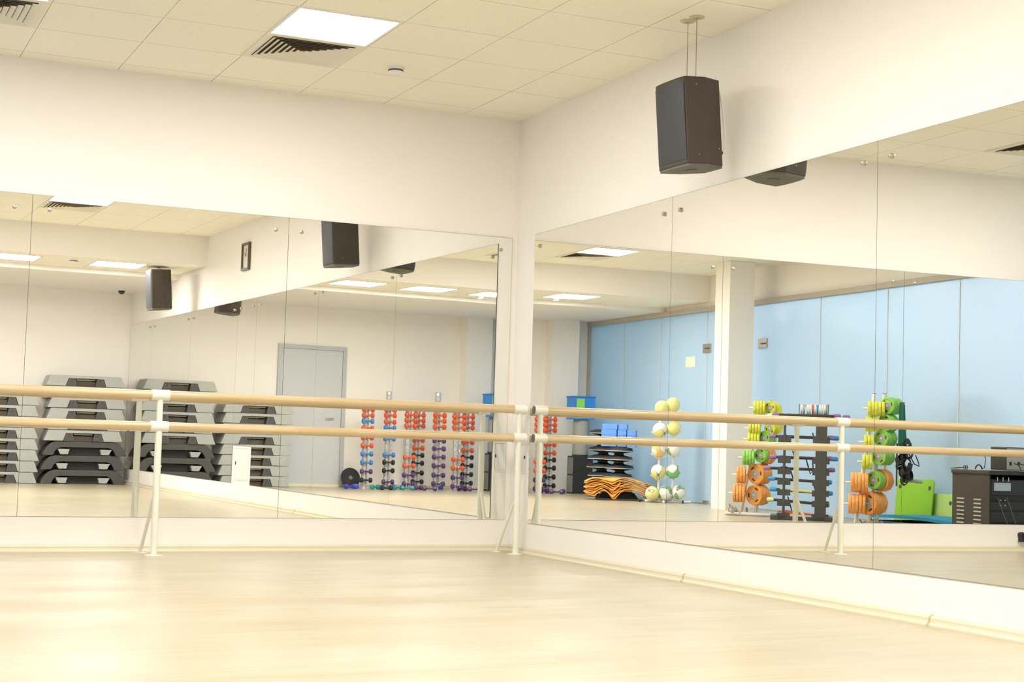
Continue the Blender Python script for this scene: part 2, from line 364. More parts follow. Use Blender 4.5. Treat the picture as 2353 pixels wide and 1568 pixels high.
# corridor beyond the glass, its unseen rear parts added for tint
struct('floor_corridor', MB().box(-9.6, -6.16, -13, 1.5, -0.1, 0.0), mat('corridor_floor', (0.45, 0.50, 0.52), 0.5))
struct('wall_corridor', MB().box(-9.7, -9.6, -8.4, 1.5, 0, 3.2), mat('corridor_wall', (0.72, 0.80, 0.86), 0.8))
struct('wall_added_rear_tint', MB().box(-9.7, -9.6, -13, -8.4, 0, 3.2), mat('added_wall_teal', (0.20, 0.62, 0.80), 0.8))  # unseen wall section, made teal to tint light on the rear panes
struct('ceiling_added_tint', MB().box(-9.6, -6.6, -13, -9.2, 2.75, 2.85), mat('added_ceiling_cyan', (0.45, 0.72, 0.85), 0.8))  # unseen cover added over the rear, keeps off sky and tints the panes
struct('wall_added_end_tint', MB().box(-9.6, -6.2, -13.1, -13.0, 0, 3.2), mat('added_end_teal', (0.16, 0.60, 0.78), 0.8))  # unseen end wall, teal added to colour light reaching the panes
def shrub(y, x, h, w, lab):
    t = thing('potted_shrub', lab, 'shrub', (x, y, 0), 0, 'potted shrubs beyond the frosted glass')
    MB().lathe([(0.16, 0), (0.22, 0.35), (0.20, 0.36), (0.0, 0.34)], 20).build('pot', M_mgrey, t, smooth=True)
    f = MB(); rnd = random.Random(int(abs(y)*100))
    seg, rows = 20, 12; vs = []; fs = []
    for i in range(rows+1):
        a = PI*i/rows; z = 0.34 + (h-0.34)*(1-math.cos(a))/2; r = w*math.sin(a)**0.6 if 0 < i < rows else 0.01
        for k in range(seg): q = r*(1+rnd.uniform(-0.1, 0.1)); vs.append((q*math.cos(2*PI*k/seg), q*math.sin(2*PI*k/seg), z))
    for i in range(rows):
        for k in range(seg): a, b = i*seg+k, i*seg+(k+1) % seg; fs.append((a, b, b+seg, a+seg))
    f.add(vs, fs).build('foliage', M_shrub, t, smooth=True)
shrub(-4.6, -6.62, 1.35, 0.26, 'dim rounded shrub behind the frosted glass, left of the second plate rack')
shrub(-3.15, -6.60, 1.40, 0.32, 'dim tall shrub behind the frosted glass above the lime green mats')
shrub(-2.35, -6.66, 1.10, 0.24, 'dim low shrub behind the frosted glass above the cabinet with louvres')

# ------------------------------------------------------------------ mirrors
TAU = 0.0035
def mirror_panel(P0, axis, s0, s1, z0, z1, label, yaw=0.0, pitch=0.0, seed=0, wav=1.0):
    """P0: point on the wall line at s=0; axis: unit vector along the wall; room normal n."""
    ax = Vector(axis).normalized(); n = Vector((-ax.y, ax.x, 0));  # turned into the room below
    if n.dot(Vector((-3, -5, 0)) - Vector(P0)) < 0: n = -n
    rnd = random.Random(seed); sm = (s0+s1)/2; zm = 1.2; nx, nz = 30, 30
    ph = [(rnd.uniform(3.0, 7.5), rnd.uniform(0, 6.28), rnd.uniform(-2.0, 2.0), rnd.uniform(3, 7), rnd.uniform(0, 6.28), rnd.uniform(0.5, 1.0)) for _ in range(4)]
    def h(s, z):
        v = 0.006 + (s-sm)*math.tan(yaw) + (z-zm)*math.tan(pitch)
        for (k, p, kz, k2, p2, am) in ph[:3]: v += wav*am*0.000050*math.sin(k*s+p+kz*z)
        v += wav*0.00003*math.sin(ph[3][3]*z+ph[3][4]); return v
    g = 0.0015; vs = []; fs = []
    for i in range(nx+1):
        for j in range(nz+1):
            s = s0+g+(s1-s0-2*g)*i/nx; z = z0+(z1-z0)*j/nz; p = Vector(P0) + ax*s + n*h(s, z); vs.append((p.x, p.y, z))
    for i in range(nx):
        for j in range(nz): a = i*(nz+1)+j; fs.append((a, a+1, a+nz+2, a+nz+1))
    t = thing('wall_mirror', label, 'mirror', tuple(Vector(P0)+ax*sm)[:2]+(z0,), 0, 'frameless wall mirror panels')
    O = t.location.copy(); me = bpy.data.meshes.new('reflecting_face'); me.from_pydata([(Vector(v)-O) for v in vs], [], fs); me.materials.append(M_mirror)
    for p in me.polygons: p.use_smooth = True
    if me.polygons[0].normal.dot(n) < 0: me.flip_normals()
    o = bpy.data.objects.new('reflecting_face', me); C.objects.link(o); o.parent = t
    # glass body behind the face, its dark ground edge just shows
    b = MB()
    c = [Vector(P0)+ax*(s0+g-0.001)-O, Vector(P0)+ax*(s1-g+0.001)-O]
    def q(e, d, z): v = c[e] + n*d; return (v.x, v.y, z-z0)
    d0, d1 = 0.0003, min(h(s0, z0), h(s1, z0), h(s0, z1), h(s1, z1)) - 0.0006
    def hh(e, z): return h(s0 if e == 0 else s1, z)-0.0006
    zz0, zz1 = z0-0.0015, z1+0.0015
    vv = [q(0,d0,zz0), q(1,d0,zz0), q(1,d0,zz1), q(0,d0,zz1), q(0,hh(0,z0),zz0), q(1,hh(1,z0),zz0), q(1,hh(1,z1),zz1), q(0,hh(0,z1),zz1)]
    b.add(vv, [(0,1,2,3),(7,6,5,4),(0,4,5,1),(1,5,6,2),(2,6,7,3),(3,7,4,0)]).build('glass_edge', M_edge, t)
    return t, ax, n
def screw(p, n, label):
    n = Vector(n).normalized(); t = n.to_track_quat('Z', 'Y').to_matrix().to_4x4(); t.translation = p
    ob = MB().lathe([(0.013, -0.001), (0.013, 0.006), (0.011, 0.010), (0.005, 0.012), (0.0, 0.012)], 18).build('mirror_screw', M_screw, smooth=True)
    ob.matrix_world = t; return tag(ob, label, 'screw', 'chrome mirror screws')
zA0, zA1, zB0, zB1 = 0.2196, 2.2028, 0.214, 2.1972
SA = [0.042, 1.6837, 3.3279, 4.96, 6.1]
labA = ['left wall mirror panel next to the corner, reflecting the grey door', 'left wall mirror panel behind the barre post, reflecting the clock',
        'mirror panel at the left edge of the photo on the left wall', 'mirror panel on the left wall beyond the left edge of the photo']
for i in range(4):
    mirror_panel((0,0,0), (-1,0,0), SA[i], SA[i+1], zA0, zA1, labA[i], 0.0, -TAU*-1, 10+i)
SB = [0.3135, 2.2205, 4.1355, 6.05, 6.73, 8.64, 10.55, 11.78]
labB = ['right wall mirror panel nearest the corner, reflecting the orange mats', 'right wall mirror panel reflecting the white column and barbell rack',
        'right wall mirror panel cut by the right photo edge', 'short mirror panel on the right wall above the electrical cabinet', 'right wall mirror panel just past the electrical cabinet',
        'right wall mirror panel, last full one before the back corner', 'half width mirror panel at the back end of the right wall']
axB = BW(1)
for i in range(7):
    mirror_panel((0,0,0), axB, SB[i], SB[i+1], 0.62 if i == 3 else zB0, zB1, labB[i], 0.0, 0.0, 30+i)

for s, lb in ((1.6837-0.088, 'right of the seam by the barre post mirror'), (1.6837+0.088, 'left of the seam by the barre post mirror'),
              (3.3279-0.105, 'right of the seam nearest the left edge'), (3.3279+0.105, 'left of the seam nearest the left edge'), (0.13, 'next to the room corner')):
    screw((-s, -0.008, 2.115), (0, -1, 0), 'chrome screw on the left wall mirror, ' + lb)
for s, lb in ((0.40, 'nearest the corner'), (2.2205-0.095, 'left of the first seam'), (2.2205+0.095, 'right of the first seam'), (4.1355-0.105, 'left of the second seam'), (4.1355+0.105, 'right of the second seam'),
              (5.93, 'left of the third seam'), (6.17, 'above the electrical cabinet, nearer side'), (6.61, 'above the electrical cabinet, farther side'), (6.85, 'past the electrical cabinet'),
              (8.52, 'before the sixth seam'), (8.76, 'past the sixth seam'), (10.43, 'before the last seam'), (10.67, 'past the last seam')):
    screw(BW(s, 2.11, 0.008), nB, 'chrome screw on the right wall mirror, ' + lb)

# ------------------------------------------------------------------ ballet barre
bt = thing('ballet_barre', 'double wooden ballet barre on white posts in front of the mirrored left wall', 'ballet barre', (0, -0.308, 0))
ZU, ZD = 0.985, 0.791
for z, lb in ((ZU, 'upper beech rail'), (ZD, 'lower beech rail')):
    r = MB().tube([(-5.9, 0, z), (-0.13, 0, z)], 0.0285, 20).build('rail', M_wood, bt, smooth=True); r['label'] = lb
for x in (-2.553, -0.094, -5.0):
    p = MB()
    p.tube([(x, 0, 0.0), (x, 0, ZD-0.02)], 0.0215, 16).tube([(x, 0, ZD+0.02), (x, 0, ZU-0.02)], 0.0195, 16)
    po = p.build('post', M_white, bt, smooth=True)
    MB().lathe([(0.055, 0), (0.055, 0.004), (0.03, 0.008), (0.0, 0.008)], 20, T=Matrix.Translation((x, 0, 0))).build('base_plate', M_white, po, smooth=True)
    br = MB().tube([(x, 0.01, 0.40), (x-0.03, 0.245, 0.004)], 0.011, 10).build('brace', M_white, bt, smooth=True)
    MB().lathe([(0.042, 0), (0.042, 0.003), (0.02, 0.006), (0.0, 0.006)], 16, T=Matrix.Translation((x-0.03, 0.243, 0))).build('brace_foot', M_white, br, smooth=True)
    for z in (ZU, ZD):
        x0, x1 = (x-0.055, x+0.055) if x < -0.5 else (x-0.045, x+0.050)
        MB().tube([(x0, 0, z), (x1, 0, z)], 0.0335, 22).build('sleeve', M_white, bt, smooth=True)
        if x > -0.5: MB().tube([(x1-0.001, 0, z), (x1+0.0015, 0, z)], 0.029, 22).build('end_cap', M_mgrey, bt, smooth=True)

# ------------------------------------------------------------------ hatch near the corner, electrical cabinet
def wall_hatch(s0, s1, z0, z1, label, name='access_hatch', latch_s=None):
    t = thing(name, label, 'hatch' if name == 'access_hatch' else 'electrical cabinet', BW((s0+s1)/2, z0, 0), W+PI)
    w = (s1-s0)/2; h = z1-z0
    MB().ring([(-w,0),(w,0),(w,h),(-w,h)], [(-w+.01,.01),(w-.01,.01),(w-.01,h-.01),(-w+.01,h-.01)], 0.0, 0.006, axis='x').build('frame', M_bright, t)
    MB().box(0, 0.004, -w+0.013, w-0.013, 0.013, h-0.013).build('door', M_bright, t)
    MB().box(0.004, 0.012, w*0.70, w*0.70+0.008, h*0.47, h*0.57).build('latch', M_dgrey, t); return t
wall_hatch(0.06, 0.27, 0.55, 0.76, 'small flush white access hatch low on the right wall beside the corner')
wall_hatch(6.13, 6.65, 0.25, 0.60, 'white electrical cabinet door in the gap below the narrow mirror', 'electrical_cabinet')

# ------------------------------------------------------------------ ceiling fixtures
def light_panel(c, ang, label, w=0.6, d=0.6, em=None):
    t = thing('ceiling_light', label, 'ceiling light', c, ang, 'square ceiling light panels')
    a, b = w/2, d/2; i = 0.018
    MB().ring([(-a,-b),(a,-b),(a,b),(-a,b)], [(-a+i,-b+i),(a-i,-b+i),(a-i,b-i),(-a+i,b-i)], -0.008, -0.0005, axis='z').build('frame', M_bright, t)
    MB().box(-a+i, a-i, -b+i, b-i, -0.0055, -0.0015).build('diffuser', em or M_emit, t); return t
def diffuser(c, ang, label):
    t = thing('air_diffuser', label, 'air vent', c, ang, 'square air diffusers')
    a = 0.298; MB().ring([(-a,-a),(a,-a),(a,a),(-a,a)], [(-a+.05,-a+.05),(a-.05,-a+.05),(a-.05,a-.05),(-a+.05,a-.05)], -0.006, -0.0005, axis='z').build('frame', M_offwhite, t)
    MB().box(-a+.045, a-.045, -a+.045, a-.045, -0.0012, -0.0004).build('dark_opening', mat('duct', (0.10, 0.07, 0.04), 0.8), t)
    for k in range(7):
        o = a-0.05-0.034*k; i = o-0.026
        if i < 0.01: i = 0.008
        vs = [(-o,-o,-0.013),(o,-o,-0.013),(o,o,-0.013),(-o,o,-0.013),(-i,-i,-0.002),(i,-i,-0.002),(i,i,-0.002),(-i,i,-0.002),
              (-o+.002,-o+.002,-0.0115),(o-.002,-o+.002,-0.0115),(o-.002,o-.002,-0.0115),(-o+.002,o-.002,-0.0115)]
        MB().add(vs, [(0,1,5,4),(1,2,6,5),(2,3,7,6),(3,0,4,7)]).build('louvre', M_offwhite, t)
    return t
def cell(i, j):                     # centre of tile between columns i, i+1 and rows j, j+1
    return (G(i, j)+G(i+1, j+1))/2
lights = [(2, 2, 'bright square ceiling light panel in the upper left of the photo'), (5, 2, 'square ceiling light panel at the upper left edge of the photo'),
          (2, 9, 'square ceiling light panel before the beam near the right wall'), (5, 10, 'square ceiling light panel before the beam in the middle'),
          (2, 6, 'square ceiling light panel mid room near the right wall'), (5, 6, 'square ceiling light panel in the centre of the room')]
for i, j, lb in lights: light_panel(cell(i, j), -CG, lb)
for i, j, lb in [(2, 1, 'louvred air diffuser beside the bright panel in the upper left'), (5, 1, 'louvred air diffuser at the upper left edge of the photo'),
                 (5, 11, 'louvred air diffuser before the beam in the middle'), (2, 10, 'louvred air diffuser before the beam near the right wall')]: diffuser(cell(i, j), -CG, lb)
for x, lb in ((-1.15, 'low ceiling light panel nearest the right wall'), (-2.35, 'low ceiling light panel second from the right wall'), (-3.35, 'low ceiling light panel third from the right wall'), (-4.35, 'low ceiling light panel nearest the glass')):
    light_panel(Vector((x, -8.60, ZL)), 0, lb, em=M_emit_rear)
def detector(p, label, r=0.05):
    t = thing('smoke_detector', label, 'smoke detector', p, 0, 'smoke detectors')
    MB().lathe([(r, 0), (r, -0.012), (r*0.93, -0.016), (r*0.9, -0.03), (r*0.55, -0.042), (0.0, -0.044)], 24).build('housing', M_bright, t, smooth=True)
    MB().lathe([(r*0.96, -0.017), (r*0.96, -0.026), (r*0.5, -0.026), (r*0.5, -0.017)], 24).build('sensor_slot', M_dgrey, t, smooth=True)
detector((-1.342, -1.007, H), 'small round smoke detector on the tiled ceiling right of the air diffuser')
detector((-1.69, -8.40, ZL), 'small round smoke detector between two low ceiling lights')
detector((-4.28, -8.95, ZL), 'round smoke detector behind the low ceiling light nearest the glass')
t = thing('dome_camera', 'small dark dome security camera under the soffit near the back corner', 'security camera', (-0.62, -11.0, ZS))
MB().lathe([(0.055, 0), (0.055, -0.035), (0.050, -0.04), (0.0, -0.04)], 20).build('housing', M_bright, t, smooth=True)
MB().lathe([(0.046, -0.04), (0.043, -0.06), (0.03, -0.08), (0.012, -0.088), (0.0, -0.089)], 20).build('dome', M_black, t, smooth=True)

# ------------------------------------------------------------------ loudspeakers hung by wires
def loudspeaker(x, y, ztop, zc, label, ang=0.0):
    t = thing('loudspeaker', label, 'loudspeaker', (x, y, ztop-0.492), ang, 'black hanging loudspeakers')   # local: front faces -x
    h, hw = 0.482, 0.152
    def plan(o=0.0):                # outline: bowed front, straight sides, chamfered back
        fp = [(-0.125-0.016*math.cos(a)*1.0+o, hw*math.sin(a)*1.0) for a in [math.radians(d) for d in (-78, -50, -25, 0, 25, 50, 78)]]
        return fp + [(-0.115, hw), (0.0, hw), (0.125, 0.088), (0.125, -0.088), (0.0, -hw), (-0.115, -hw)]
    MB().prism(plan(), 0.012, h-0.008).build('cabinet', M_cab, t, bevel=0.005)
    MB().prism([(p[0]*0.97, p[1]*0.97) for p in plan()], 0.0, 0.012).build('bottom_plate', M_cabbot, t)
    MB().lathe([(0.035, -0.003), (0.035, 0.0), (0.026, 0.0), (0.026, 0.002), (0.0, 0.002)], 24, T=Matrix.Translation((-0.02, 0, -0.0))).build('pole_socket', M_dgrey, t, smooth=True)
    g = MB(); n = 10; vs = []
    for i in range(n+1):
        a = math.radians(-68+136*i/n); vs += [(-0.1262-0.0165*math.cos(a), 0.142*math.sin(a)/math.sin(math.radians(68)), 0.035), (-0.1275-0.017*math.cos(a), 0.142*math.sin(a)/math.sin(math.radians(68)), h-0.035)]
    g.add(vs, [(2*i, 2*i+1, 2*i+3, 2*i+2) for i in range(n)])
    g.build('grille', M_grille, t, smooth=True)
    for yy in (-0.045, 0.045):
        L = zc-(ztop-0.492)-h
        w = MB().tube([(-0.03, yy, h-0.01), (-0.03, yy, h+L)], 0.0022, 6).build('suspension_wire', mat('wire', (0.35, 0.26, 0.14), 0.5), t)
        MB().lathe([(0.042, h+L-0.0005), (0.042, h+L-0.005), (0.024, h+L-0.009), (0.022, h+L-0.003), (0.0, h+L-0.003)], 20, T=Matrix.Translation((-0.03, yy, 0))).build('ceiling_rosette', mat('rosette', (0.62, 0.54, 0.36), 0.35, metal=0.4), w, smooth=True)
    c = MB().tube([(0.125, -0.05, 0.09), (0.145, -0.05, 0.09), (0.160, -0.055, 0.11), (0.165, -0.06, 0.18), (0.160, -0.06, 0.30), (0.150, -0.05, 0.42), (0.13, -0.04, h+L*0.0+0.02)], 0.0035, 8).build('cable', M_white, t, smooth=True)
    MB().tube([(0.125, -0.05, 0.09), (0.150, -0.05, 0.09)], 0.009, 10).build('connector', M_black, c, smooth=True)
    tilt = math.radians(-4.3)
    for ch in t.children:
        if not ch.name.startswith('suspension'): ch.rotation_euler = (0, tilt, 0)
    for (sx, sy, sz) in ((-0.06, -hw-0.001, 0.06), (-0.06, -hw-0.001, h-0.05), (0.09, -0.112, 0.10), (-0.05, hw+0.001, 0.06)):
        MB().lathe([(0.003, -0.002), (0.003, 0.002), (0, 0.002)], 8, T=Matrix.Translation((sx, sy, sz))).build('screw', M_chrome, t).rotation_euler = (0, tilt, 0)
    return t
loudspeaker(-0.322, -2.862, 2.722, H, 'black loudspeaker hanging from two wires before the right wall')
loudspeaker(-0.63, -8.55, 2.68, ZL, 'black loudspeaker hanging under the low rear ceiling')

# ------------------------------------------------------------------ clock
t = thing('wall_clock', 'small dark framed rectangular wall clock above the mirrors on the right wall', 'clock', BW(6.49, 2.52, 0), W+PI)
MB().ring([(-0.13,0),(0.13,0),(0.13,0.30),(-0.13,0.30)], [(-0.105,0.025),(0.105,0.025),(0.105,0.275),(-0.105,0.275)], 0.001, 0.03, axis='x').build('frame', mat('brown_frame', (0.12, 0.085, 0.055), 0.4), t, bevel=0.004)
MB().box(0.001, 0.012, -0.105, 0.105, 0.025, 0.275).build('dial', mat('dial', (0.75, 0.72, 0.66), 0.5), t)
MB().box(0.012, 0.015, -0.004, 0.004, 0.15, 0.24).add([(0.0125,-0.003,0.15),(0.0125,0.003,0.145),(0.0125,0.063,0.195),(0.0125,0.057,0.20),(0.0145,-0.003,0.15),(0.0145,0.003,0.145),(0.0145,0.063,0.195),(0.0145,0.057,0.20)],
   [(0,1,2,3),(7,6,5,4),(0,4,5,1),(1,5,6,2),(2,6,7,3),(3,7,4,0)]).build('hands', M_black, t)

# ------------------------------------------------------------------ door in the back wall
dr = bpy.data.objects.new('door_1', None); C.objects.link(dr); dr['kind'] = 'structure'; dr['label'] = 'plain grey door in a grey frame in the back wall'; dr.location = (-3.02, -11.85, 0)
w, h = 0.53, 2.07
MB().ring([(-w,0),(w,0),(w,h),(-w,h)], [(-w+.06,0.001),(w-.06,0.001),(w-.06,h-.06),(-w+.06,h-.06)], 0.0, 0.030).build('door_frame', M_doorfr, dr, bevel=0.003)
lf = MB().box(-w+.063, w-.063, 0.0, 0.014, 0.008, h-.063).build('door_leaf', M_door, dr)
hd = MB().tube([(-0.34, 0.014, 1.0), (-0.34, 0.06, 1.0), (-0.335, 0.062, 1.0), (-0.22, 0.062, 1.0)], 0.009, 10).build('door_handle', M_chrome, dr, smooth=True)
MB().lathe([(0.022, 0), (0.022, 0.008), (0, 0.008)], 16, T=Matrix.Translation((-0.34, 0.014, 0.87)) @ Matrix.Rotation(-PI/2, 4, 'X')).build('key_plate', M_chrome, dr, smooth=True)

# ------------------------------------------------------------------ aerobic steps
def make_grey_step():
    t = thing('aerobic_step', 'step', 'aerobic step')
    T0, T1, hh = 0.47, 0.525, 0.145; d = 0.20
    # trapezoid front and back rings with a wide opening, closed top and ends
    out = [(-T1, 0), (-0.33, 0), (0.33, 0), (T1, 0), (T0, hh), (-T0, hh)]
    out2 = [(-T1, 0.004), (-0.27, 0.004), (-0.235, hh-0.038), (0.235, hh-0.038), (0.27, 0.004), (T1, 0.004), (T1-0.01, 0.03), (T0, hh), (-T0, hh), (-T1+0.01, 0.03)]
    b = MB()
    for s in (-1, 1): b.prism(out2, s*d, s*(d-0.012), axis='y')
    b.prism([(-T1+0.01, 0.03), (-T1, 0.004), (-T1+0.012, 0.004), (-T0+0.012, hh-0.012), (T0-0.012, hh-0.012), (T1-0.012, 0.004), (T1, 0.004), (T1-0.01, 0.03), (T0, hh), (-T0, hh)], -d+0.012, d-0.012, axis='y')
    b.build('deck', M_lgrey, t, bevel=0.006)
    for s in (-1, 1):
        l = MB().prism([(s*0.265, 0.0), (s*0.12, 0.0), (s*0.145, hh-0.04), (s*0.232, hh-0.04)], -d+0.004, d-0.004, axis='y').build('support_block', M_dgrey, t, bevel=0.003)
        MB().box(s*0.19-0.004, s*0.19+0.004, d-0.003, d-0.001, hh-0.085, hh-0.045).build('slot', M_rubber, l)
    MB().box(-0.13, 0.13, -0.12, 0.12, 0.0, hh-0.075).build('recess_fill', mat('recess_dark', (0.11, 0.085, 0.065), 0.7), t)  # dark block put in for the shade of the open recess
    MB().box(-0.125, 0.125, 0.10, 0.15, hh-0.062, hh-0.044).build('cross_bar', mat('step_bar', (0.36, 0.35, 0.29), 0.5), t)
    return t
def make_black_step():
    t = thing('aerobic_step', 'step', 'aerobic step')
    out = [(-0.56, 0), (-0.545, 0.045), (-0.50, 0.115), (-0.45, 0.165), (-0.38, 0.188), (0.38, 0.188), (0.45, 0.165), (0.50, 0.115), (0.545, 0.045), (0.56, 0)]
    inn = [(-0.42, 0), (-0.405, 0.03), (-0.385, 0.065), (-0.36, 0.090), (-0.31, 0.108), (0.31, 0.108), (0.36, 0.090), (0.385, 0.065), (0.405, 0.03), (0.42, 0)]
    b = MB(); n = len(out); 
    for y0, y1 in ((-0.19, 0.19),):
        vs = [(p[0], y0, p[1]) for p in out] + [(p[0], y0, p[1]) for p in inn] + [(p[0], y1, p[1]) for p in out] + [(p[0], y1, p[1]) for p in inn]
        fs = []
        for i in range(n-1): j = i+1; fs += [(i, j, n+j, n+i), (2*n+i, 3*n+i, 3*n+j, 2*n+j), (i, 2*n+i, 2*n+j, j), (n+i, n+j, 3*n+j, 3*n+i)]
        fs += [(0, n, 3*n, 2*n), (n-1, 3*n-1, 4*n-1, 2*n-1)]
        b.add(vs, fs)
    b.build('deck', M_dgrey, t, bevel=0.006)
    for s in (-1, 1):
        MB().prism([(s*0.36, 0.085), (s*0.20, 0.085), (s*0.215, 0.045), (s*0.22, 0.012), (s*0.32, 0.012), (s*0.335, 0.04)], -0.17, 0.185, axis='y').build('grey_support', M_lgrey, t, bevel=0.004)
    MB().box(-0.22, 0.22, -0.17, 0.10, 0.0, 0.10).build('recess_fill', M_rubber, t)
    for k in (-0.3, -0.1, 0.1, 0.3): MB().box(k-0.006, k+0.006, 0.19, 0.1915, 0.145, 0.157).build('recess_hole', M_rubber, t)
    return t
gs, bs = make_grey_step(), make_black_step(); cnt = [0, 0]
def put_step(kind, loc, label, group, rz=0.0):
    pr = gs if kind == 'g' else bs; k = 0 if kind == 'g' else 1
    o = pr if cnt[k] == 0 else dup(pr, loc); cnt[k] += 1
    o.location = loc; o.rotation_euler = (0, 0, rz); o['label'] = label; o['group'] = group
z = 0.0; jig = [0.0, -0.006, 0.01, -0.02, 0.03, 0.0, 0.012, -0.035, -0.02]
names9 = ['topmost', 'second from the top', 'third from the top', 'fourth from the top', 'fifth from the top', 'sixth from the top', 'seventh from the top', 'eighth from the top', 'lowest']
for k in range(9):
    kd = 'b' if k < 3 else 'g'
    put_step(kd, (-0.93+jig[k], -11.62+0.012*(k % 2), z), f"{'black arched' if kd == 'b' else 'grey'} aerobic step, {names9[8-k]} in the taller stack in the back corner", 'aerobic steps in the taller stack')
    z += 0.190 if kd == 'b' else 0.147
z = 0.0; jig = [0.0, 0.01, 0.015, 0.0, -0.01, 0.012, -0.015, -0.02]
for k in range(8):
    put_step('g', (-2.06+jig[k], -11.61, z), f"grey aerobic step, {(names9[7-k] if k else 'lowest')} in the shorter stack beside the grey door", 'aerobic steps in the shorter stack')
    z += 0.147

# ------------------------------------------------------------------ dumbbells on upright racks
def make_dumbbell(m, label):
    t = thing('dumbbell', label, 'dumbbell')
    MB().tube([(-0.055, 0, 0), (0.055, 0, 0)], 0.0135, 10).build('handle', m, t, smooth=True)
    for s in (-1, 1):
        T = Matrix.Translation((s*0.072, 0, 0)) @ Matrix.Rotation(PI/2, 4, 'Y')
        MB().lathe([(0.020, -0.026), (0.035, -0.019), (0.039, 0.0), (0.035, 0.019), (0.020, 0.026)], 8, T=T).build('head', m, t, smooth=True)
    return t
DM = {'o': ('orange', M_orange), 'b': ('blue', M_blue), 'p': ('purple', M_purple), 'k': ('black', M_rubber), 't': ('teal', M_teal), 'r': ('royal blue', M_royal)}
protoD = {}
def put_dumbbell(k, loc, rot, label, group):
    if k not in protoD: o = protoD[k] = make_dumbbell(DM[k][1], label)
    else: o = dup(protoD[k], loc)
    o.location = loc; o.rotation_euler = rot; o['label'] = label; o['group'] = group; return o
TW = [('nearest the grey door', -3.71, -11.40, 1.14, [(1.142,'o'),(1.060,'o'),(0.976,'b'),(0.872,'o'),(0.735,'o'),(0.622,'o'),(0.502,'b'),(0.380,'b'),(0.249,'p'),(0.125,'k')]),
 ('second from the grey door', -4.03, -11.30, 1.43, [(1.150,'o'),(1.070,'o'),(0.975,'o'),(0.888,'b'),(0.732,'b'),(0.498,'b'),(0.389,'k'),(0.270,'k'),(0.106,'p')]),
 ('third from the grey door', -4.28, -11.10, 1.14, [(1.166,'o'),(1.088,'o'),(1.01,'o'),(0.928,'o'),(0.472,'o'),(0.349,'o'),(0.214,'p'),(0.086,'p')]),
 ('fourth from the grey door', -4.586, -11.45, 1.14, [(1.168,'o'),(1.09,'o'),(1.01,'o'),(0.932,'o'),(0.721,'o'),(0.604,'o'),(0.498,'k'),(0.381,'k'),(0.238,'k'),(0.108,'k')]),
 ('fifth from the grey door', -4.725, -11.05, 1.44, [(1.173,'o'),(1.093,'o'),(1.012,'o'),(0.924,'o'),(0.722,'p'),(0.608,'p'),(0.487,'p'),(0.359,'p'),(0.223,'p'),(0.095,'p')]),
 ('sixth from the grey door', -4.92, -10.85, 1.14, [(1.161,'o'),(1.083,'o'),(1.005,'o'),(0.923,'o'),(0.465,'o'),(0.337,'o'),(0.2,'p'),(0.072,'p')]),
 ('farthest from the grey door', -5.24, -11.20, 1.14, [(1.164,'o'),(1.089,'o'),(1.008,'o'),(0.93,'o'),(0.715,'o'),(0.594,'o'),(0.491,'k'),(0.37,'k'),(0.239,'k'),(0.109,'k')])]
M_tube = mat('grey_tube', (0.62, 0.62, 0.61), 0.25, metal=0.5)
for nm, x, y, top, L in TW:
    top = max(top, 1.20)
    t = thing('dumbbell_rack', 'upright grey tube dumbbell rack, ' + nm, 'dumbbell rack', (x, y, 0), 0, 'upright dumbbell racks by the back wall')
    MB().lathe([(0.13, 0), (0.13, 0.006), (0.06, 0.016), (0.0, 0.016)], 24).build('base', M_chrome, t, smooth=True)
    MB().lathe([(0.043, 0.016)] + [q for k in range(1, int(top/0.065)) for q in ((0.043, 0.065*k-0.006), (0.036, 0.065*k-0.003), (0.036, 0.065*k+0.003), (0.043, 0.065*k+0.006))] + [(0.043, top-0.02), (0.034, top-0.004), (0.0, top)], 20).build('pole', M_tube, t, smooth=True)
    zs = sorted([q[0] for q in L]); extra = []
    for a, b in zip(zs, zs[1:]):
        n = int((b-a)/0.115)
        extra += [a+(b-a)*(i+1)/(n+1) for i in range(n)] if b-a > 0.2 else []
    for zz in zs+extra:              # a wire cradle: two prongs out to the front and a lip
        MB().tube([(-0.036, 0.03, zz+0.02), (-0.036, 0.045, zz-0.010), (-0.036, 0.085, zz-0.018), (-0.036, 0.095, zz+0.004)], 0.0035, 6
          ).tube([(0.036, 0.03, zz+0.02), (0.036, 0.045, zz-0.010), (0.036, 0.085, zz-0.018), (0.036, 0.095, zz+0.004)], 0.0035, 6
          ).tube([(-0.036, 0.036, zz-0.008), (0.036, 0.036, zz-0.008)], 0.004, 6).build('cradle', M_chrome, t, smooth=True)
    for r, (zz, k) in enumerate(L):
        put_dumbbell(k, (x, y+0.078, zz), (0, 0, 0), f"{DM[k][0]} dumbbell, {ordinal(r)} from the top on the upright rack {nm}", 'dumbbells on the upright racks')
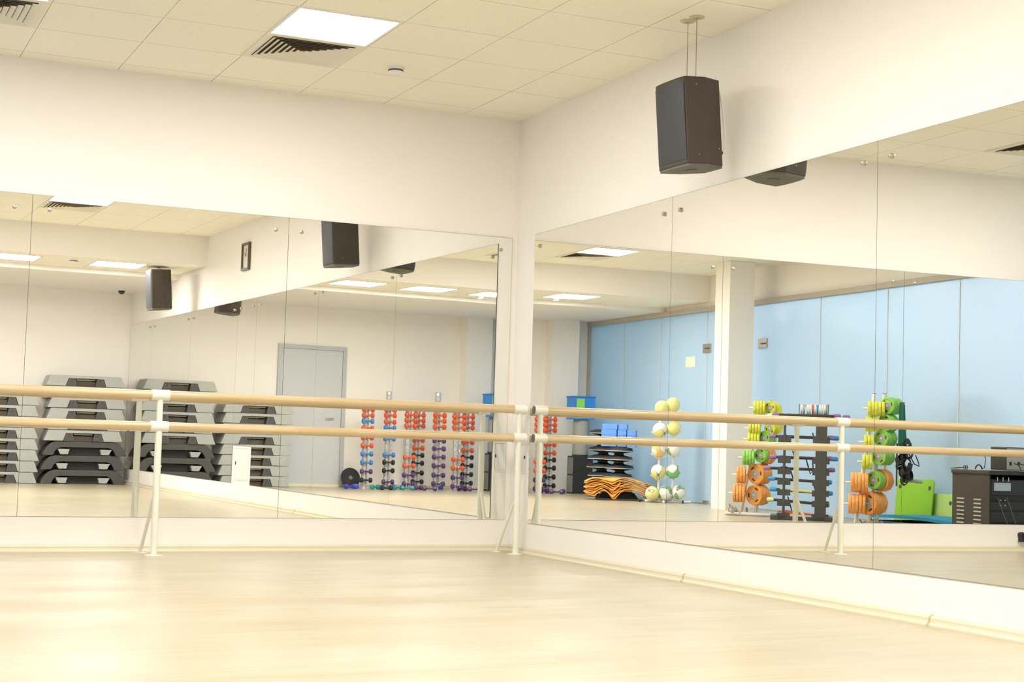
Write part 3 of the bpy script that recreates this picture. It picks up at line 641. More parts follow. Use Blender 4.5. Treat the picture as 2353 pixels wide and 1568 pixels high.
fl = [('r', -3.42, -11.22, 0.3, 'royal blue dumbbell lying on the floor before the black disc'), ('r', -3.55, -11.30, 1.2, 'royal blue dumbbell lying next to the black disc, nearer the racks'),
      ('t', -3.78, -11.12, 0.5, 'teal dumbbell on the floor before the rack nearest the door'), ('t', -3.93, -11.05, -0.3, 'teal dumbbell on the floor between the first two racks'),
      ('k', -3.86, -10.88, 0.1, 'black dumbbell lying in front of the teal dumbbells'), ('t', -4.12, -11.02, 0.25, 'teal dumbbell on the floor under the second rack'), ('t', -4.20, -10.86, -0.4, 'teal dumbbell lying foremost on the floor by the third rack'),
      ('r', -4.16, -11.28, 1.0, 'royal blue dumbbell on the floor behind the third rack'), ('p', -4.44, -11.00, 0.6, 'purple dumbbell lying on the floor between the third and fifth racks'), ('p', -4.52, -10.80, -0.5, 'purple dumbbell lying foremost on the floor before the fifth rack'),
      ('r', -4.85, -11.15, 1.1, 'royal blue dumbbell on the floor behind the sixth rack'), ('p', -5.05, -10.88, 0.4, 'purple dumbbell on the floor right of the sixth rack'), ('p', -5.22, -10.80, -0.5, 'purple dumbbell on the floor before the last rack'), ('p', -5.38, -10.95, 1.0, 'purple dumbbell on the floor nearest the storage cabinet')]
for k, x, y, a, lb in fl: put_dumbbell(k, (x, y, 0.033), (0, 0, a), lb, 'dumbbells lying on the floor')
dt = thing('weight_disc', 'large round black disc leaning against the back wall beside the door', 'weight disc', (-3.62, -11.70, 0.0), 0)
T = Matrix.Translation((0, 0, 0.145)) @ Matrix.Rotation(math.radians(72)*-1, 4, 'X')
MB().lathe([(0.05, -0.012), (0.12, -0.012), (0.14, -0.018), (0.15, -0.01), (0.15, 0.01), (0.14, 0.018), (0.12, 0.012), (0.05, 0.012)], 32, T=T).build('disc', M_rubber, dt, smooth=True)
MB().lathe([(0.03, -0.014), (0.03, 0.014), (0.0, 0.014)], 16, T=T).build('hub', M_mgrey, dt, smooth=True)

# ------------------------------------------------------------------ storage by the glass, back end
ct = thing('storage_cabinet', 'tall black and grey cabinet in the rear corner by the frosted glass', 'cabinet', (-5.63, -11.17, 0), 0)
MB().box(-0.24, 0.06, -0.06, 0.14, 0.0, 0.559).build('body', M_rubber, ct, bevel=0.005)
MB().box(0.06, 0.068, -0.05, 0.13, 0.29, 0.54).build('upper_panel', M_mgrey, ct); MB().box(0.06, 0.068, -0.05, 0.13, 0.02, 0.27).build('lower_panel', M_mgrey, ct)
MB().box(-0.23, 0.05, 0.14, 0.146, 0.275, 0.285).build('front_seam', M_black, ct)
rl = thing('foam_roller', 'thick upright grey foam cylinder standing on the black cabinet', 'foam roller', (-5.72, -11.15, 0.56), 0)
MB().lathe([(0.103, 0), (0.108, 0.01), (0.108, 0.53), (0.10, 0.542), (0.0, 0.542)], 28).build('cylinder', mat('grey_foam', (0.36, 0.36, 0.34), 0.7), rl, smooth=True)
MB().lathe([(0.111, 0.0), (0.111, 0.02), (0.0, 0.02)], 28).build('base_ring', M_rubber, rl, smooth=True)
bx = thing('storage_box', 'open bright blue box resting on top of the grey cylinder in the rear corner', 'box', (-5.68, -11.15, 1.105), 0)
MB().box(-0.19, 0.12, -0.14, 0.14, 0.0, 0.012).box(-0.19, -0.178, -0.14, 0.14, 0.012, 0.33).box(0.108, 0.12, -0.14, 0.14, 0.012, 0.33).box(-0.178, 0.108, -0.14, -0.128, 0.012, 0.33).box(-0.178, 0.108, 0.128, 0.14, 0.012, 0.33).build('body', mat('bright_blue', (0.03, 0.26, 0.80), 0.5), bx)
MB().box(-0.20, 0.13, -0.15, 0.15, 0.33, 0.35).build('lid', mat('lid_blue', (0.02, 0.20, 0.62), 0.5), bx, bevel=0.004)
MB().box(-0.02, 0.10, 0.14, 0.148, 0.02, 0.31).build('green_block', M_foamgreen, bx, bevel=0.003)

# stacks of round balance steppers
def make_disc():
    t = thing('balance_stepper', 'x', 'balance stepper')
    MB().lathe([(0.09, 0.0), (0.07, 0.012), (0.07, 0.03), (0.15, 0.045), (0.20, 0.054), (0.205, 0.056)], 36).build('foot', M_rubber, t, smooth=True)
    MB().lathe([(0.203, 0.055), (0.213, 0.057), (0.213, 0.067), (0.203, 0.069)], 36).build('grey_rim', mat('rim_grey', (0.46, 0.42, 0.38), 0.5), t, smooth=True)
    MB().lathe([(0.208, 0.068), (0.206, 0.078), (0.19, 0.095), (0.15, 0.110), (0.10, 0.1185), (0.0, 0.1195)], 36).build('top', M_rubber, t, smooth=True)
    k = MB()
    for a in range(8): k.lathe([(0.018, 0), (0.014, 0.008), (0.0, 0.009)], 8, T=Matrix.Translation((0.182*math.cos(a*PI/4), 0.182*math.sin(a*PI/4), 0.097)))
    k.build('grip_studs', M_black, t, smooth=True)
    return t
ds = make_disc(); first = True
for (x, y, n, nm) in ((-5.50, -9.95, 8, 'rear stack by the grey cylinder'), (-5.48, -9.35, 6, 'front stack under the blue blocks')):
    for k in range(n):
        loc = (x+random.uniform(-0.02, 0.02), y+random.uniform(-0.02, 0.02), 0.12*k)
        o = ds if first else dup(ds, loc); first = False; o.location = loc; o.rotation_euler = (0, 0, random.uniform(0, 1)); o['group'] = 'stacked round balance steppers'
        o['label'] = f"round black stepper, {'lowest' if k == 0 else ordinal(k-1)+' above the lowest'} in the {nm}"
# blue yoga blocks on the front stack
def block(x, y, z, w, label, rz=0.0):
    o = MB().box(-w/2, w/2, -0.075, 0.075, 0, 0.0775).build('yoga_block', M_foamblue, bevel=0.006); o.location = (x, y, z); o.rotation_euler = (0, 0, rz)
    return tag(o, label, 'yoga block', 'blue yoga blocks on the balance steppers')
bz = 0.7205
bl = [(-0.17, 0, 'lowest row, end nearest the cabinet'), (0.02, 0, 'lowest row, middle'), (0.16, 0, 'lowest row, end nearest the balls'), (-0.17, 1, 'second row, end nearest the cabinet'), (0.02, 1, 'second row, middle'), (0.16, 1, 'second row, end nearest the balls'),
      (-0.17, 2, 'third row, end nearest the cabinet'), (0.02, 2, 'third row, middle'), (0.16, 2, 'third row, end nearest the balls'), (-0.16, 3, 'top row, left one'), (0.03, 3, 'top row, right one')]
for s, k, lb in bl:
    block(-5.48-s*0.83+0.0, -9.30+s*0.56-0.0, bz+0.078*k, 0.13 if s > 0 else 0.22, 'blue foam yoga block, ' + lb, math.radians(-34))

# orange exercise mats draped over a low black step
ft = thing('low_platform', 'low black platform under the folded orange mats', 'platform', (-5.26, -8.90, 0), math.radians(-20))
MB().prism([(-0.30, 0), (0.30, 0), (0.22, 0.10), (-0.22, 0.10)], -0.16, 0.02, axis='y').build('deck', M_rubber, ft, bevel=0.01)
MB().box(-0.33, 0.30, -0.2, 0.2, 0, 0.025).build('foot_frame', M_black, ft, bevel=0.006)
def mat_sheet(k, n):
    t = 0.010; q = k/(n-1); pts = []
    vs = []; fs = []; J = 8; NI = 56
    for i in range(NI+1):
        u = i/NI; x = 0.44-0.88*u                       # +x is the end towards the storage cabinet
        base = 0.135 + 0.0195*k
        droop = -0.105*(max(0, u-0.68)/0.32)**1.5*(1-0.15*q) - 0.05*(max(0, 0.16-u)/0.16)**2
        for j in range(J+1):
            v = j/J; y = -0.18+0.38*v
            front = max(0, v-0.35)/0.65
            dip = -0.115*(1-0.75*q)*math.exp(-((u-0.40)/0.085)**2)*front**1.5 - 0.07*(1-0.9*q)*math.exp(-((u-0.10)/0.07)**2)*front**2
            roll = 0.016*math.sin(2*PI*(u*2.1+0.1))*(q)*front
            vs.append((x + 0.02*math.sin(1.9*k)*(1 if u < 0.5 else -1), y+0.008*math.sin(k*2.1), base+droop+dip+roll-t/2))
    nb = len(vs); vs += [(v[0], v[1], v[2]+t) for v in vs]; mb = MB()
    for i in range(NI):
        for j in range(J):
            a = i*(J+1)+j; fs += [(a, a+1, a+J+2, a+J+1), (nb+a, nb+a+J+1, nb+a+J+2, nb+a+1)]
        for j in (0, J): a = i*(J+1)+j; fs.append((a, a+J+1, nb+a+J+1, nb+a))
    for i in (0, NI):
        for j in range(J): a = i*(J+1)+j; fs.append((a, a+1, nb+a+1, nb+a))
    return mb.add(vs, fs)
for k in range(9):
    o = mat_sheet(k, 9).build('exercise_mat', M_matorange, smooth=True); o.location = (-5.26, -8.90, 0.0); o.rotation_euler = (0, 0, math.radians(-20))
    tag(o, f"orange exercise mat draped over the low platform, {('topmost' if k == 8 else 'lowest' if k == 0 else ordinal(k-1)+' above the lowest')} of the pile", 'exercise mat', 'orange exercise mats in the draped pile')

# ------------------------------------------------------------------ ball rack
br = thing('ball_rack', 'white rack with V shaped arms holding green, yellow and white medicine balls', 'ball rack', (-5.68, -8.33, 0), math.radians(-28))
MB().tube([(-0.35, 0.0, 0.02), (0.26, 0.0, 0.02)], 0.018, 12).tube([(0, -0.16, 0.02), (0, 0.16, 0.02)], 0.018, 12).build('base', M_bright, br, smooth=True)
for sx in (0.075, -0.105):
    MB().tube([(sx, 0, 0.02), (sx, 0, 1.22)], 0.016, 12).build('post', M_bright, br, smooth=True)
lev = [0.865, 0.574, 0.290, 0.03]
for zz in lev+[1.15]:
    MB().tube([(0.19, 0.05, zz+0.075), (0.075, 0.0, zz), (-0.075, 0.07, zz+0.075), (-0.10, 0.09, zz+0.09)], 0.008, 8).build('arm', M_bright, br, smooth=True)
    MB().lathe([(0.010, -0.01), (0.010, 0.01)], 8, T=Matrix.Translation((-0.20, 0.06, zz+0.085))).tube([(-0.105, 0, zz), (-0.20, 0.06, zz+0.08)], 0.006, 6).build('tipped_arm', M_bright, br, smooth=True)
for x in (0.33, -0.25): MB().tube([(x-0.01, 0, 0.02), (x+0.01, 0, 0.02)], 0.020, 12).build('rubber_foot', M_rubber, br, smooth=True)
rk = random.Random(3)
balls = [(0.055, 1.262, M_bally, 'yellow and white medicine ball on the top level of the white rack, left one'), (-0.085, 1.305, M_bally, 'yellow and white medicine ball on the top level of the white rack, right one'),
   (0.075, 0.965, M_bally, 'yellow and white medicine ball on the second level, left one'), (-0.105, 0.990, M_bally, 'yellow and white medicine ball on the second level, right one'),
   (0.085, 0.700, M_ballo, 'amber and white medicine ball on the third level, left one'), (-0.11, 0.712, M_ballg, 'green and white medicine ball on the third level, right one'),
   (0.085, 0.411, M_bally, 'yellow and white medicine ball on the fourth level, left one'), (-0.11, 0.420, M_ballg, 'green and white medicine ball on the fourth level, right one'),
   (0.16, 0.118, M_bally, 'yellow and white medicine ball on the lowest level, left one'), (-0.02, 0.130, M_ballg, 'green and white medicine ball on the lowest level, middle one'), (-0.19, 0.145, M_ballg, 'green and white medicine ball on the lowest level, right one')]
sph = None
for u, zz, m, lb in balls:
    pr = [(0.001 if a in (0, 24) else 0.098*math.sin(PI*a/24), -0.098*math.cos(PI*a/24)) for a in range(25)]
    o = MB().lathe(pr, 36).build('medicine_ball', m, smooth=True); an = math.radians(-28)
    yo = 0.055 if u > 0 else 0.03
    o.location = (-5.68+u*math.cos(an)-yo*math.sin(an), -8.33+u*math.sin(an)+yo*math.cos(an), zz); o.rotation_euler = (rk.uniform(0, 6), rk.uniform(0, 6), rk.uniform(0, 6))
    tag(o, lb, 'medicine ball', 'medicine balls on the white rack')

# ------------------------------------------------------------------ plate racks
def plate_mesh(r, t=0.030):
    """outline: an eight sided plate with rounded corners, raised rim and three slots round the hub; axis along z"""
    n = 48; out = []
    for i in range(n):
        a = 2*PI*i/n; oc = math.cos(PI/8)/math.cos(((a+PI/8) % (PI/4))-PI/8); out.append(r*(0.55*oc+0.45*0.97))
    mb = MB(); rings = [(1.0, -t/2+.004), (0.97, -t/2), (0.80, -t/2), (0.76, -t/2+.006), (0.30, -t/2+.006), (0.30, t/2-.006), (0.76, t/2-.006), (0.80, t/2), (0.97, t/2), (1.0, t/2-.004)]
    vs = []; fs = []
    for s, z in rings:
        for i in range(n):
            a = 2*PI*i/n; q = out[i]*s if s > 0.5 else r*s; vs.append((q*math.cos(a), q*math.sin(a), z))
    k = len(rings)
    for j in range(k):
        for i in range(n): a, b = j*n+i, j*n+(i+1) % n; c, d = ((j+1) % k)*n+(i+1) % n, ((j+1) % k)*n+i; fs.append((a, b, c, d))
    return mb.add(vs, fs)
PC = {'y': ('yellow', M_pyel), 'g': ('green', M_pgrn), 'o': ('orange', M_porg)}
protoP = {}
def put_plate(k, r, loc, axis, label, group, spin=0.0):
    key = (k, r)
    if key not in protoP:
        t = thing('weight_plate', label, 'weight plate')
        plate_mesh(r).build('plate', PC[k][1], t, smooth=True)
        MB().lathe([(r*0.50, -0.010), (r*0.50, 0.010), (r*0.46, 0.0125), (0.016, 0.0125)], 6).build('hub', M_hub, t)
        s = MB()
        for q in range(3):
            a0 = q*2*PI/3; po = [(r*0.70*math.cos(a0+d), r*0.70*math.sin(a0+d)) for d in (0, .12, .24, .36, .48, .6)] + [(r*0.55*math.cos(a0+d), r*0.55*math.sin(a0+d)) for d in (.6, .48, .36, .24, .12, 0)]
            s.prism(po, -0.0115, 0.0115)
        s.build('grip_slots', mat('slot_dark', (0.12, 0.06, 0.02), 0.6), t)
        protoP[key] = t; o = t
    else: o = dup(protoP[key], loc)
    ax = Vector(axis).normalized(); o.rotation_mode = 'QUATERNION'; o.rotation_quaternion = ax.to_track_quat('Z', 'Y') @ Matrix.Rotation(spin, 4, 'Z').to_quaternion()
    o.location = loc; o['label'] = label; o['group'] = group
def plate_rack(label, origin, right, left, rname, posts, base):
    """right / left: rows of (x, y, z of the outermost plate's centre, kind, radius, number, second kind, number)."""
    t = thing('plate_rack', label, 'plate rack', origin, 0)
    O = Vector(origin)
    for a, b, r in posts: MB().tube([Vector(a)-O, Vector(b)-O], r, 14).build('post', M_bright, t, smooth=True); MB().tube([Vector(b)-O, Vector(b)-O+(Vector(b)-Vector(a)).normalized()*0.006], r*1.04, 14).build('post_cap', M_dgrey, t, smooth=True)
    for pts, r in base: MB().tube([Vector(p)-O for p in pts], r, 14).build('base_tube', M_bright, t, smooth=True)
    rows = ['top', 'second', 'third', 'fourth', 'fifth', 'lowest']
    for side, L, ax in (('near', right, Vector((0.946, 0.33, 0.0))), ('far', left, Vector((0.83, -0.56, 0.0)))):
        for i, (c, z, segs) in enumerate(L):
            out = Vector((c[0], c[1], z)); depth = 0.0; total = sum(s[2] for s in segs)
            inner = out - ax*(0.034*total+0.02)
            if side == 'far': inner = out - ax*(0.034*total-0.012)
            MB().tube([out+ax*(0.055 if side == 'far' else 0.006)-O, inner-O], 0.011, 10).build('peg', M_bright, t, smooth=True)
            pa, pb, _ = posts[1 if side == 'far' else 0]; f_ = min(1, max(0, (z-pa[2])/(pb[2]-pa[2]))); pp = Vector(pa).lerp(Vector(pb), f_)
            MB().tube([inner-O, Vector((pp.x, pp.y, z))-O], 0.010, 8).build('peg_bracket', M_bright, t, smooth=True)
            q = 0
            for (k, r, n) in segs:
                for m in range(n):
                    put_plate(k, r, out - ax*(0.034*q+0.012), ax, f"{PC[k][0]} weight plate, {ordinal(q)} from outside, {rows[i]} {side} peg, {rname}", 'weight plates on the racks', spin=0.2*q+i); q += 1
right1 = [((-5.232,-5.03), 1.220, [('y',.082,3)]), ((-5.236,-5.03), 0.994, [('y',.082,3)]), ((-5.18,-5.06), 0.878, [('g',.086,4)]), ((-5.15,-5.08), 0.685, [('g',.086,2),('o',.105,3)]), ((-5.108,-5.106), 0.473, [('o',.120,5)]), ((-5.095,-5.113), 0.236, [('o',.120,5)])]
left1 = [((-5.085,-5.13), 1.221, [('y',.082,4)]), ((-5.04,-5.15), 0.988, [('y',.082,4)]), ((-5.03,-5.15), 0.864, [('y',.082,4)]), ((-4.985,-5.18), 0.652, [('g',.086,4)]), ((-4.93,-5.21), 0.457, [('o',.100,3)]), ((-4.90,-5.23), 0.250, [('o',.105,4)])]
# place the second row between the barre rails where it is half hidden
plate_rack('white weight plate rack beside the column, loaded yellow, green and orange', (-5.2, -5.15, 0), right1, left1, 'rack by the column',
   [((-5.18,-5.20,0.03), (-5.30,-5.10,1.30), 0.018), ((-5.03,-5.27,0.03), (-5.20,-5.19,1.27), 0.018), ((-5.20,-5.28,0.03), (-5.36,-5.12,1.25), 0.014)],
   [([(-4.83,-5.28,0.02), (-5.10,-5.02,0.02), (-5.46,-4.93,0.02)], 0.018), ([(-5.05,-5.30,0.02), (-5.22,-5.12,0.02)], 0.018)])
right2 = [((-5.053,-2.584), 1.224, [('g',.088,5)]), ((-5.038,-2.595), 1.055, [('g',.088,4)]), ((-5.009,-2.615), 0.902, [('g',.088,5)]), ((-4.991,-2.628), 0.722, [('g',.088,5)]), ((-4.953,-2.654), 0.490, [('g',.092,3),('o',.114,3)]), ((-4.905,-2.688), 0.262, [('o',.118,6)])]
left2 = [((-4.90,-2.69), 1.190, [('y',.076,5)]), ((-4.885,-2.70), 1.039, [('y',.076,4)]), ((-4.875,-2.71), 0.859, [('y',.076,3)]), ((-4.862,-2.715), 0.666, [('y',.076,3)]), ((-4.77,-2.77), 0.462, [('o',.100,5)]), ((-4.75,-2.78), 0.252, [('o',.100,5)])]
plate_rack('white weight plate rack leaning green and orange plates before the lime mats', (-5.05, -2.75, 0), right2, left2, 'rack by the lime mats',
   [((-4.98,-2.76,0.03), (-5.09,-2.68,1.34), 0.019), ((-4.86,-2.82,0.03), (-5.01,-2.74,1.34), 0.019), ((-5.10,-2.80,0.03), (-5.19,-2.66,1.28), 0.013)],
   [([(-4.78,-2.85,0.02), (-5.02,-2.62,0.02), (-5.30,-2.55,0.02)], 0.018), ([(-4.9,-2.85,0.02), (-5.05,-2.70,0.02)], 0.018)])

# elastic tubes hanging on the plate racks
def bands(x, y, z0, z1, n, m, label, group):
    for k in range(n):
        a = 0.012*k; pts = [(x-a*0.8, y+a*0.5, z1), (x-a*0.8-0.02, y+a*0.5+0.01, z0+0.1), (x-a*0.8-0.01, y+a*0.5, z0), (x-a*0.8+0.012, y+a*0.5-0.01, z0+0.1), (x-a*0.8+0.012, y+a*0.5, z1), (x-a*0.8, y+a*0.5, z1+0.02)]
        o = MB().tube(pts, 0.006, 8).build('resistance_band', m, smooth=True); tag(o, f'{label}, {ordinal(k)} from the posts', 'resistance band', group)
bands(-5.155, -2.50, 0.72, 1.24, 4, M_darkgreen, 'dark green resistance band on the rack by the lime mats', 'dark green resistance bands')
bands(-5.31, -4.98, 0.90, 1.24, 4, M_pyel, 'yellow rubber resistance band hanging on the rack beside the column', 'yellow resistance bands')

# heaps of grey barbell collars and black straps at the racks' feet
rr = random.Random(5)
col0 = None
for (cx, cy, n, nm) in ((-4.98, -5.22, 9, 'rack beside the column'), (-4.96, -2.72, 9, 'rack before the lime mats')):
    for k in range(n):
        loc = (cx+rr.uniform(-0.16, 0.14), cy+rr.uniform(-0.06, 0.08), 0.028+0.03*(k // 4))
        if col0 is None:
            col0 = thing('barbell_collar', 'x', 'barbell collar')
            MB().lathe([(0.016, -0.014), (0.028, -0.014), (0.030, 0), (0.028, 0.014), (0.016, 0.014)], 16).build('ring', M_hub, col0, smooth=True)
            MB().tube([(0.026, 0, 0), (0.05, 0.01, 0.012), (0.058, 0.015, 0.02)], 0.006, 8).build('lever', M_mgrey, col0, smooth=True); o = col0
        else: o = dup(col0, loc)
        o.location = loc; o.rotation_euler = (rr.uniform(0.6, 1.6), rr.uniform(-0.4, 0.4), rr.uniform(0, 6)); o['group'] = 'barbell collars heaped at the foot of the ' + nm; o['label'] = 'grey barbell collar heaped at the foot of the ' + nm
st = thing('ankle_strap_bundle', 'bundle of black straps hooked on the rack before the lime mats', 'straps', (-5.20, -2.47, 0.0))
for k in range(16):
    z = 0.86-0.024*k; a = rr.uniform(-0.02, 0.02)
    vs = []; n = 16
    b = MB(); 
    o_ = [(0.034*math.cos(2*PI*i/n)+a, 0.05*math.sin(2*PI*i/n)) for i in range(n)]; i_ = [(p[0]*0.86+a*0.14, p[1]*0.86) for p in o_]
    b.ring(o_, i_, -0.024, 0.024, axis='y', T=Matrix.Translation((0.0+rr.uniform(-0.06, 0.06), rr.uniform(-0.04, 0.04), z)) @ Matrix.Rotation(rr.uniform(-1.2, 1.2), 4, 'Z') @ Matrix.Rotation(rr.uniform(-0.8, 0.8), 4, 'X')).build('strap_loop', M_rubber, st)
MB().tube([(0.0, 0, 0.50), (-0.16, 0.05, 0.49)], 0.018, 12).build('grey_peg', M_lgrey, st, smooth=True)
MB().tube([(0.06, -0.06, 0.44), (0.06, -0.06, 0.86)], 0.008, 8).build('hanging_rod', M_dgrey, st)
MB().tube([(-0.02, 0, 0.78), (-0.09, 0.02, 0.66), (-0.14, 0.03, 0.64), (-0.13, 0.03, 0.68), (-0.10, 0.02, 0.75)], 0.006, 8).build('strap_tail', M_rubber, st, smooth=True)

# ------------------------------------------------------------------ barbell rack
D = Vector((-0.84, 0.542, 0)).normalized()         # along the bars
Q = Vector((D.y, -D.x, 0)) * 1.0                     # towards the viewer side
if Q.dot(Vector((0.56, 0.83, 0))) < 0: Q = -Q
O = Vector((-5.28, -4.37, 0)); bk = thing('barbell_rack', 'black barbell rack with coloured bars between the two plate racks', 'barbell rack', O, 0)
def rel(u, q, z): v = D*u + Q*q; return Vector((v.x, v.y, z))
Tb = Matrix.Rotation(math.atan2(D.y, D.x), 4, 'Z')
for u, wd_, lb in ((0.17, 0.060, 0), (-0.22, 0.014, 0)):
    MB().box(u-wd_, u+wd_, -0.11, -0.03, 0.03, 1.10 if u > 0 else 1.05, T=Tb).build('upright', M_dgrey, bk, bevel=0.004)
MB().box(-0.36, -0.28, -0.20, 0.20, 0.0, 0.05, T=Tb).box(0.22, 0.30, -0.20, 0.20, 0.0, 0.05, T=Tb).box(-0.36, 0.30, -0.10, -0.04, 0.0, 0.04, T=Tb).build('base', M_dgrey, bk, bevel=0.004)
sg = 1.0 if (Tb @ Vector((0, 1, 0))).dot(Q) > 0 else -1.0
barz = [1.125, 0.900, 0.675, 0.553, 0.440, 0.325, 0.212]
tiltz = [0.02, 0.0, -0.01, 0.0, -0.02, -0.025, -0.03]
for i, z in enumerate(barz+[0.07]):
    for u0, u1 in ((-0.29, -0.15), (0.08, 0.26)):
        c = MB().box(u0, u1, min(0, sg*0.10), max(0, sg*0.10)+0.001, z-0.062, z-0.016, T=Tb).box(u0, u1, sg*0.10-0.004, sg*0.10+0.004, z-0.062, z+0.004, T=Tb); c.build('cradle', M_dgrey, bk, bevel=0.003)
        MB().tube([rel((u0+u1)/2, -0.03, z-0.04), rel((u0+u1)/2, 0.03, z-0.04)], 0.018, 8).build('cradle_arm', M_dgrey, bk)
def bar(z, u0, u1, m_cap, label, q=0.05, r=0.0155, mbar=None, dz=0.0, capl=0.062, capr=0.026, group='bars on the barbell rack'):
    t = thing('exercise_bar', label, 'exercise bar', O+rel(0, q, z), 0, group)
    a, b = D*u0, D*u1; b = Vector((b.x, b.y, dz)); 
    MB().tube([a, b], r, 12).build('bar', mbar or M_black, t, smooth=True)
    if m_cap:
        for p, s in ((a, -1), (b, 1)):
            MB().tube([p - D*s*capl*0.2, p + D*s*capl*0.6, p + D*s*capl], [capr*0.9, capr, capr*0.7], 10).build('end_cap', m_cap, t, smooth=True)
bar(1.125, -0.35, 0.26, M_palegreen, 'black exercise bar with pale green ends on the top level', 0.06)
bar(1.128, -0.20, 0.33, M_palegreen, 'black exercise bar with pale green ends on the top level, rear one', 0.01)
bar(1.135, -0.30, 0.31, M_lilac, 'black exercise bar with purple ends on the top level, front one', 0.09)
bar(1.130, -0.15, 0.41, M_lilac, 'black exercise bar with purple ends jutting out farthest on the top level', -0.02)
bar(0.900, -0.33, 0.25, M_lilac, 'black exercise bar with purple ends on the second level', 0.06)
bar(0.897, -0.20, 0.30, M_azure, 'black exercise bar with blue ends on the second level, rear one', 0.01)
bar(0.675, -0.32, 0.24, M_lilac, 'black exercise bar with purple ends on the third level', 0.06)
bar(0.672, -0.22, 0.29, M_azure, 'black exercise bar with blue ends on the third level, rear one', 0.01)
bar(0.553, -0.38, 0.17, M_lilac, 'black exercise bar with purple ends on the fourth level, front one', 0.07)
bar(0.553, -0.20, 0.26, M_lilac, 'black exercise bar with purple ends on the fourth level, rear one', 0.02)
bar(0.440, -0.33, 0.23, M_azure, 'black exercise bar with blue ends on the fifth level', 0.06, dz=-0.02)
bar(0.325, -0.31, 0.24, M_azure, 'black exercise bar with blue ends on the sixth level', 0.05, dz=-0.025)
bar(0.330, -0.26, 0.10, None, 'yellow exercise bar lying on the sixth level', 0.085, r=0.012, mbar=mat('bar_yellow', (0.78, 0.70, 0.10), 0.4), dz=-0.02)
bar(0.212, -0.34, 0.21, M_palegreen, 'black exercise bar with pale green ends on the seventh level', 0.06, dz=-0.03)
bar(0.090, -0.28, 0.22, None, 'red orange exercise bar on the lowest level, front one', 0.085, r=0.010, mbar=M_red, dz=-0.035)
bar(0.095, -0.20, 0.26, None, 'red orange exercise bar on the lowest level, rear one', 0.05, r=0.010, mbar=M_red, dz=-0.045)
# looped bands over a rod on top
hb = thing('band_holder', 'grey rod holder on top of the barbell rack', 'holder', O+rel(0, -0.05, 1.145), 0)
MB().tube([rel(-0.06, 0, 0.105), rel(0.24, 0, 0.105)], 0.008, 10).build('rod', M_chrome, hb, smooth=True)
MB().box(0.235, 0.245, -0.045, 0.045, -0.02, 0.125, T=Tb).box(-0.075, -0.065, -0.03, 0.03, -0.02, 0.12, T=Tb).build('end_plates', M_mgrey, hb, bevel=0.003)
for k, (u, m, lb) in enumerate([(-0.045, M_bright, 'white'), (-0.02, M_lgrey, 'grey'), (0.02, M_bright, 'white'), (0.045, M_bright, 'white'), (0.075, M_red, 'red'), (0.100, M_bally, 'cream'), (0.125, M_azure, 'dark blue'), (0.15, M_bright, 'white'), (0.175, M_bright, 'white'), (0.20, M_bright, 'white'), (0.22, M_lgrey, 'grey')]):
    n = 18; ou = [(0.042*math.cos(2*PI*i/n), 0.105-0.045+0.055*math.sin(2*PI*i/n)) for i in range(n)]; inn = [(0.037*math.cos(2*PI*i/n), 0.105-0.045+0.050*math.sin(2*PI*i/n)) for i in range(n)]
    o = MB().ring(ou, inn, u-0.010, u+0.010, axis='x', T=Tb).build('resistance_loop', m if lb != 'cream' else M_paper); o.location = O+rel(0, -0.05, 1.145)
    tag(o, f'{lb} rubber loop on the barbell rack rod, {ordinal(k)} from the column side', 'resistance loop', 'rubber loops on the rod')
for k in range(6):                  # black jump ropes and straps hanging inside the rack
    u = rr.uniform(-0.30, -0.12) if k % 2 else rr.uniform(-0.05, 0.12); z = 0.95-0.14*k
    p = [rel(u, -0.02, z), rel(u+0.03, 0.0, z-0.10), rel(u+0.05, 0.0, z-0.17), rel(u+0.08, 0.0, z-0.12), rel(u+0.07, -0.02, z-0.01)]
    o = MB().tube([q for q in p], 0.007, 8).build('jump_rope', M_rubber, smooth=True); o.location = O
    tag(o, f"black rope loop hanging inside the barbell rack, {ordinal(k)} from the top", 'jump rope', 'ropes hanging inside the barbell rack')

# ------------------------------------------------------------------ mats by the glass
def leaning_mat(x, y, w, h, m, label, lean=0.10, holes=True):
    t = thing('gym_mat', label, 'gym mat', (x, y, 0), 0, 'green mats leaning on the glass')
    n = 8; r = 0.05; po = []
    for cxx, cz, a0 in ((w/2-r, h-r, 0), (-w/2+r, h-r, PI/2)):
        for i in range(n+1): a = a0+PI/2*i/n; po.append((cxx+r*math.cos(a), cz+r*math.sin(a)))
    po += [(-w/2, 0), (w/2, 0)]
    T = Matrix.Rotation(-lean, 4, 'Y'); MB().prism(po, -0.008, 0.008, axis='x', T=T).build('sheet', m, t, bevel=0.003)
    for s in (-1, 1):
        MB().lathe([(0.012, 0), (0.022, 0), (0.022, 0.011), (0.012, 0.011)], 16, T=T @ Matrix.Translation((0, s*(w/2-0.06), h-0.09)) @ Matrix.Rotation(PI/2, 4, 'Y')).build('eyelet', M_dgrey, t, smooth=True)
leaning_mat(-5.93, -3.33, 0.62, 0.50, M_matgreen, 'lime green mat with rounded corners leaning on the frosted glass')
leaning_mat(-5.98, -2.98, 0.50, 0.36, M_matpale, 'pale green mat leaning behind the lime green one')
t = thing('foam_mat', 'blue foam mat lying on the floor before the louvred cabinet', 'mat', (-5.65, -2.55, 0), 0)
vs = []; n = 20; mb = MB(); prof_ = [(-0.75+1.5*i/n, 0.165-0.085*(1-i/n)**0.8 if False else 0.085+0.055*math.sin(PI*min(1, 0.25+0.6*i/n))) for i in range(n+1)]
mb.prism([(p[0], p[1]) for p in prof_]+[(p[0], p[1]-0.03) for p in reversed(prof_)], -0.25, 0.25, axis='x').build('top_sheet', M_matblue, t)
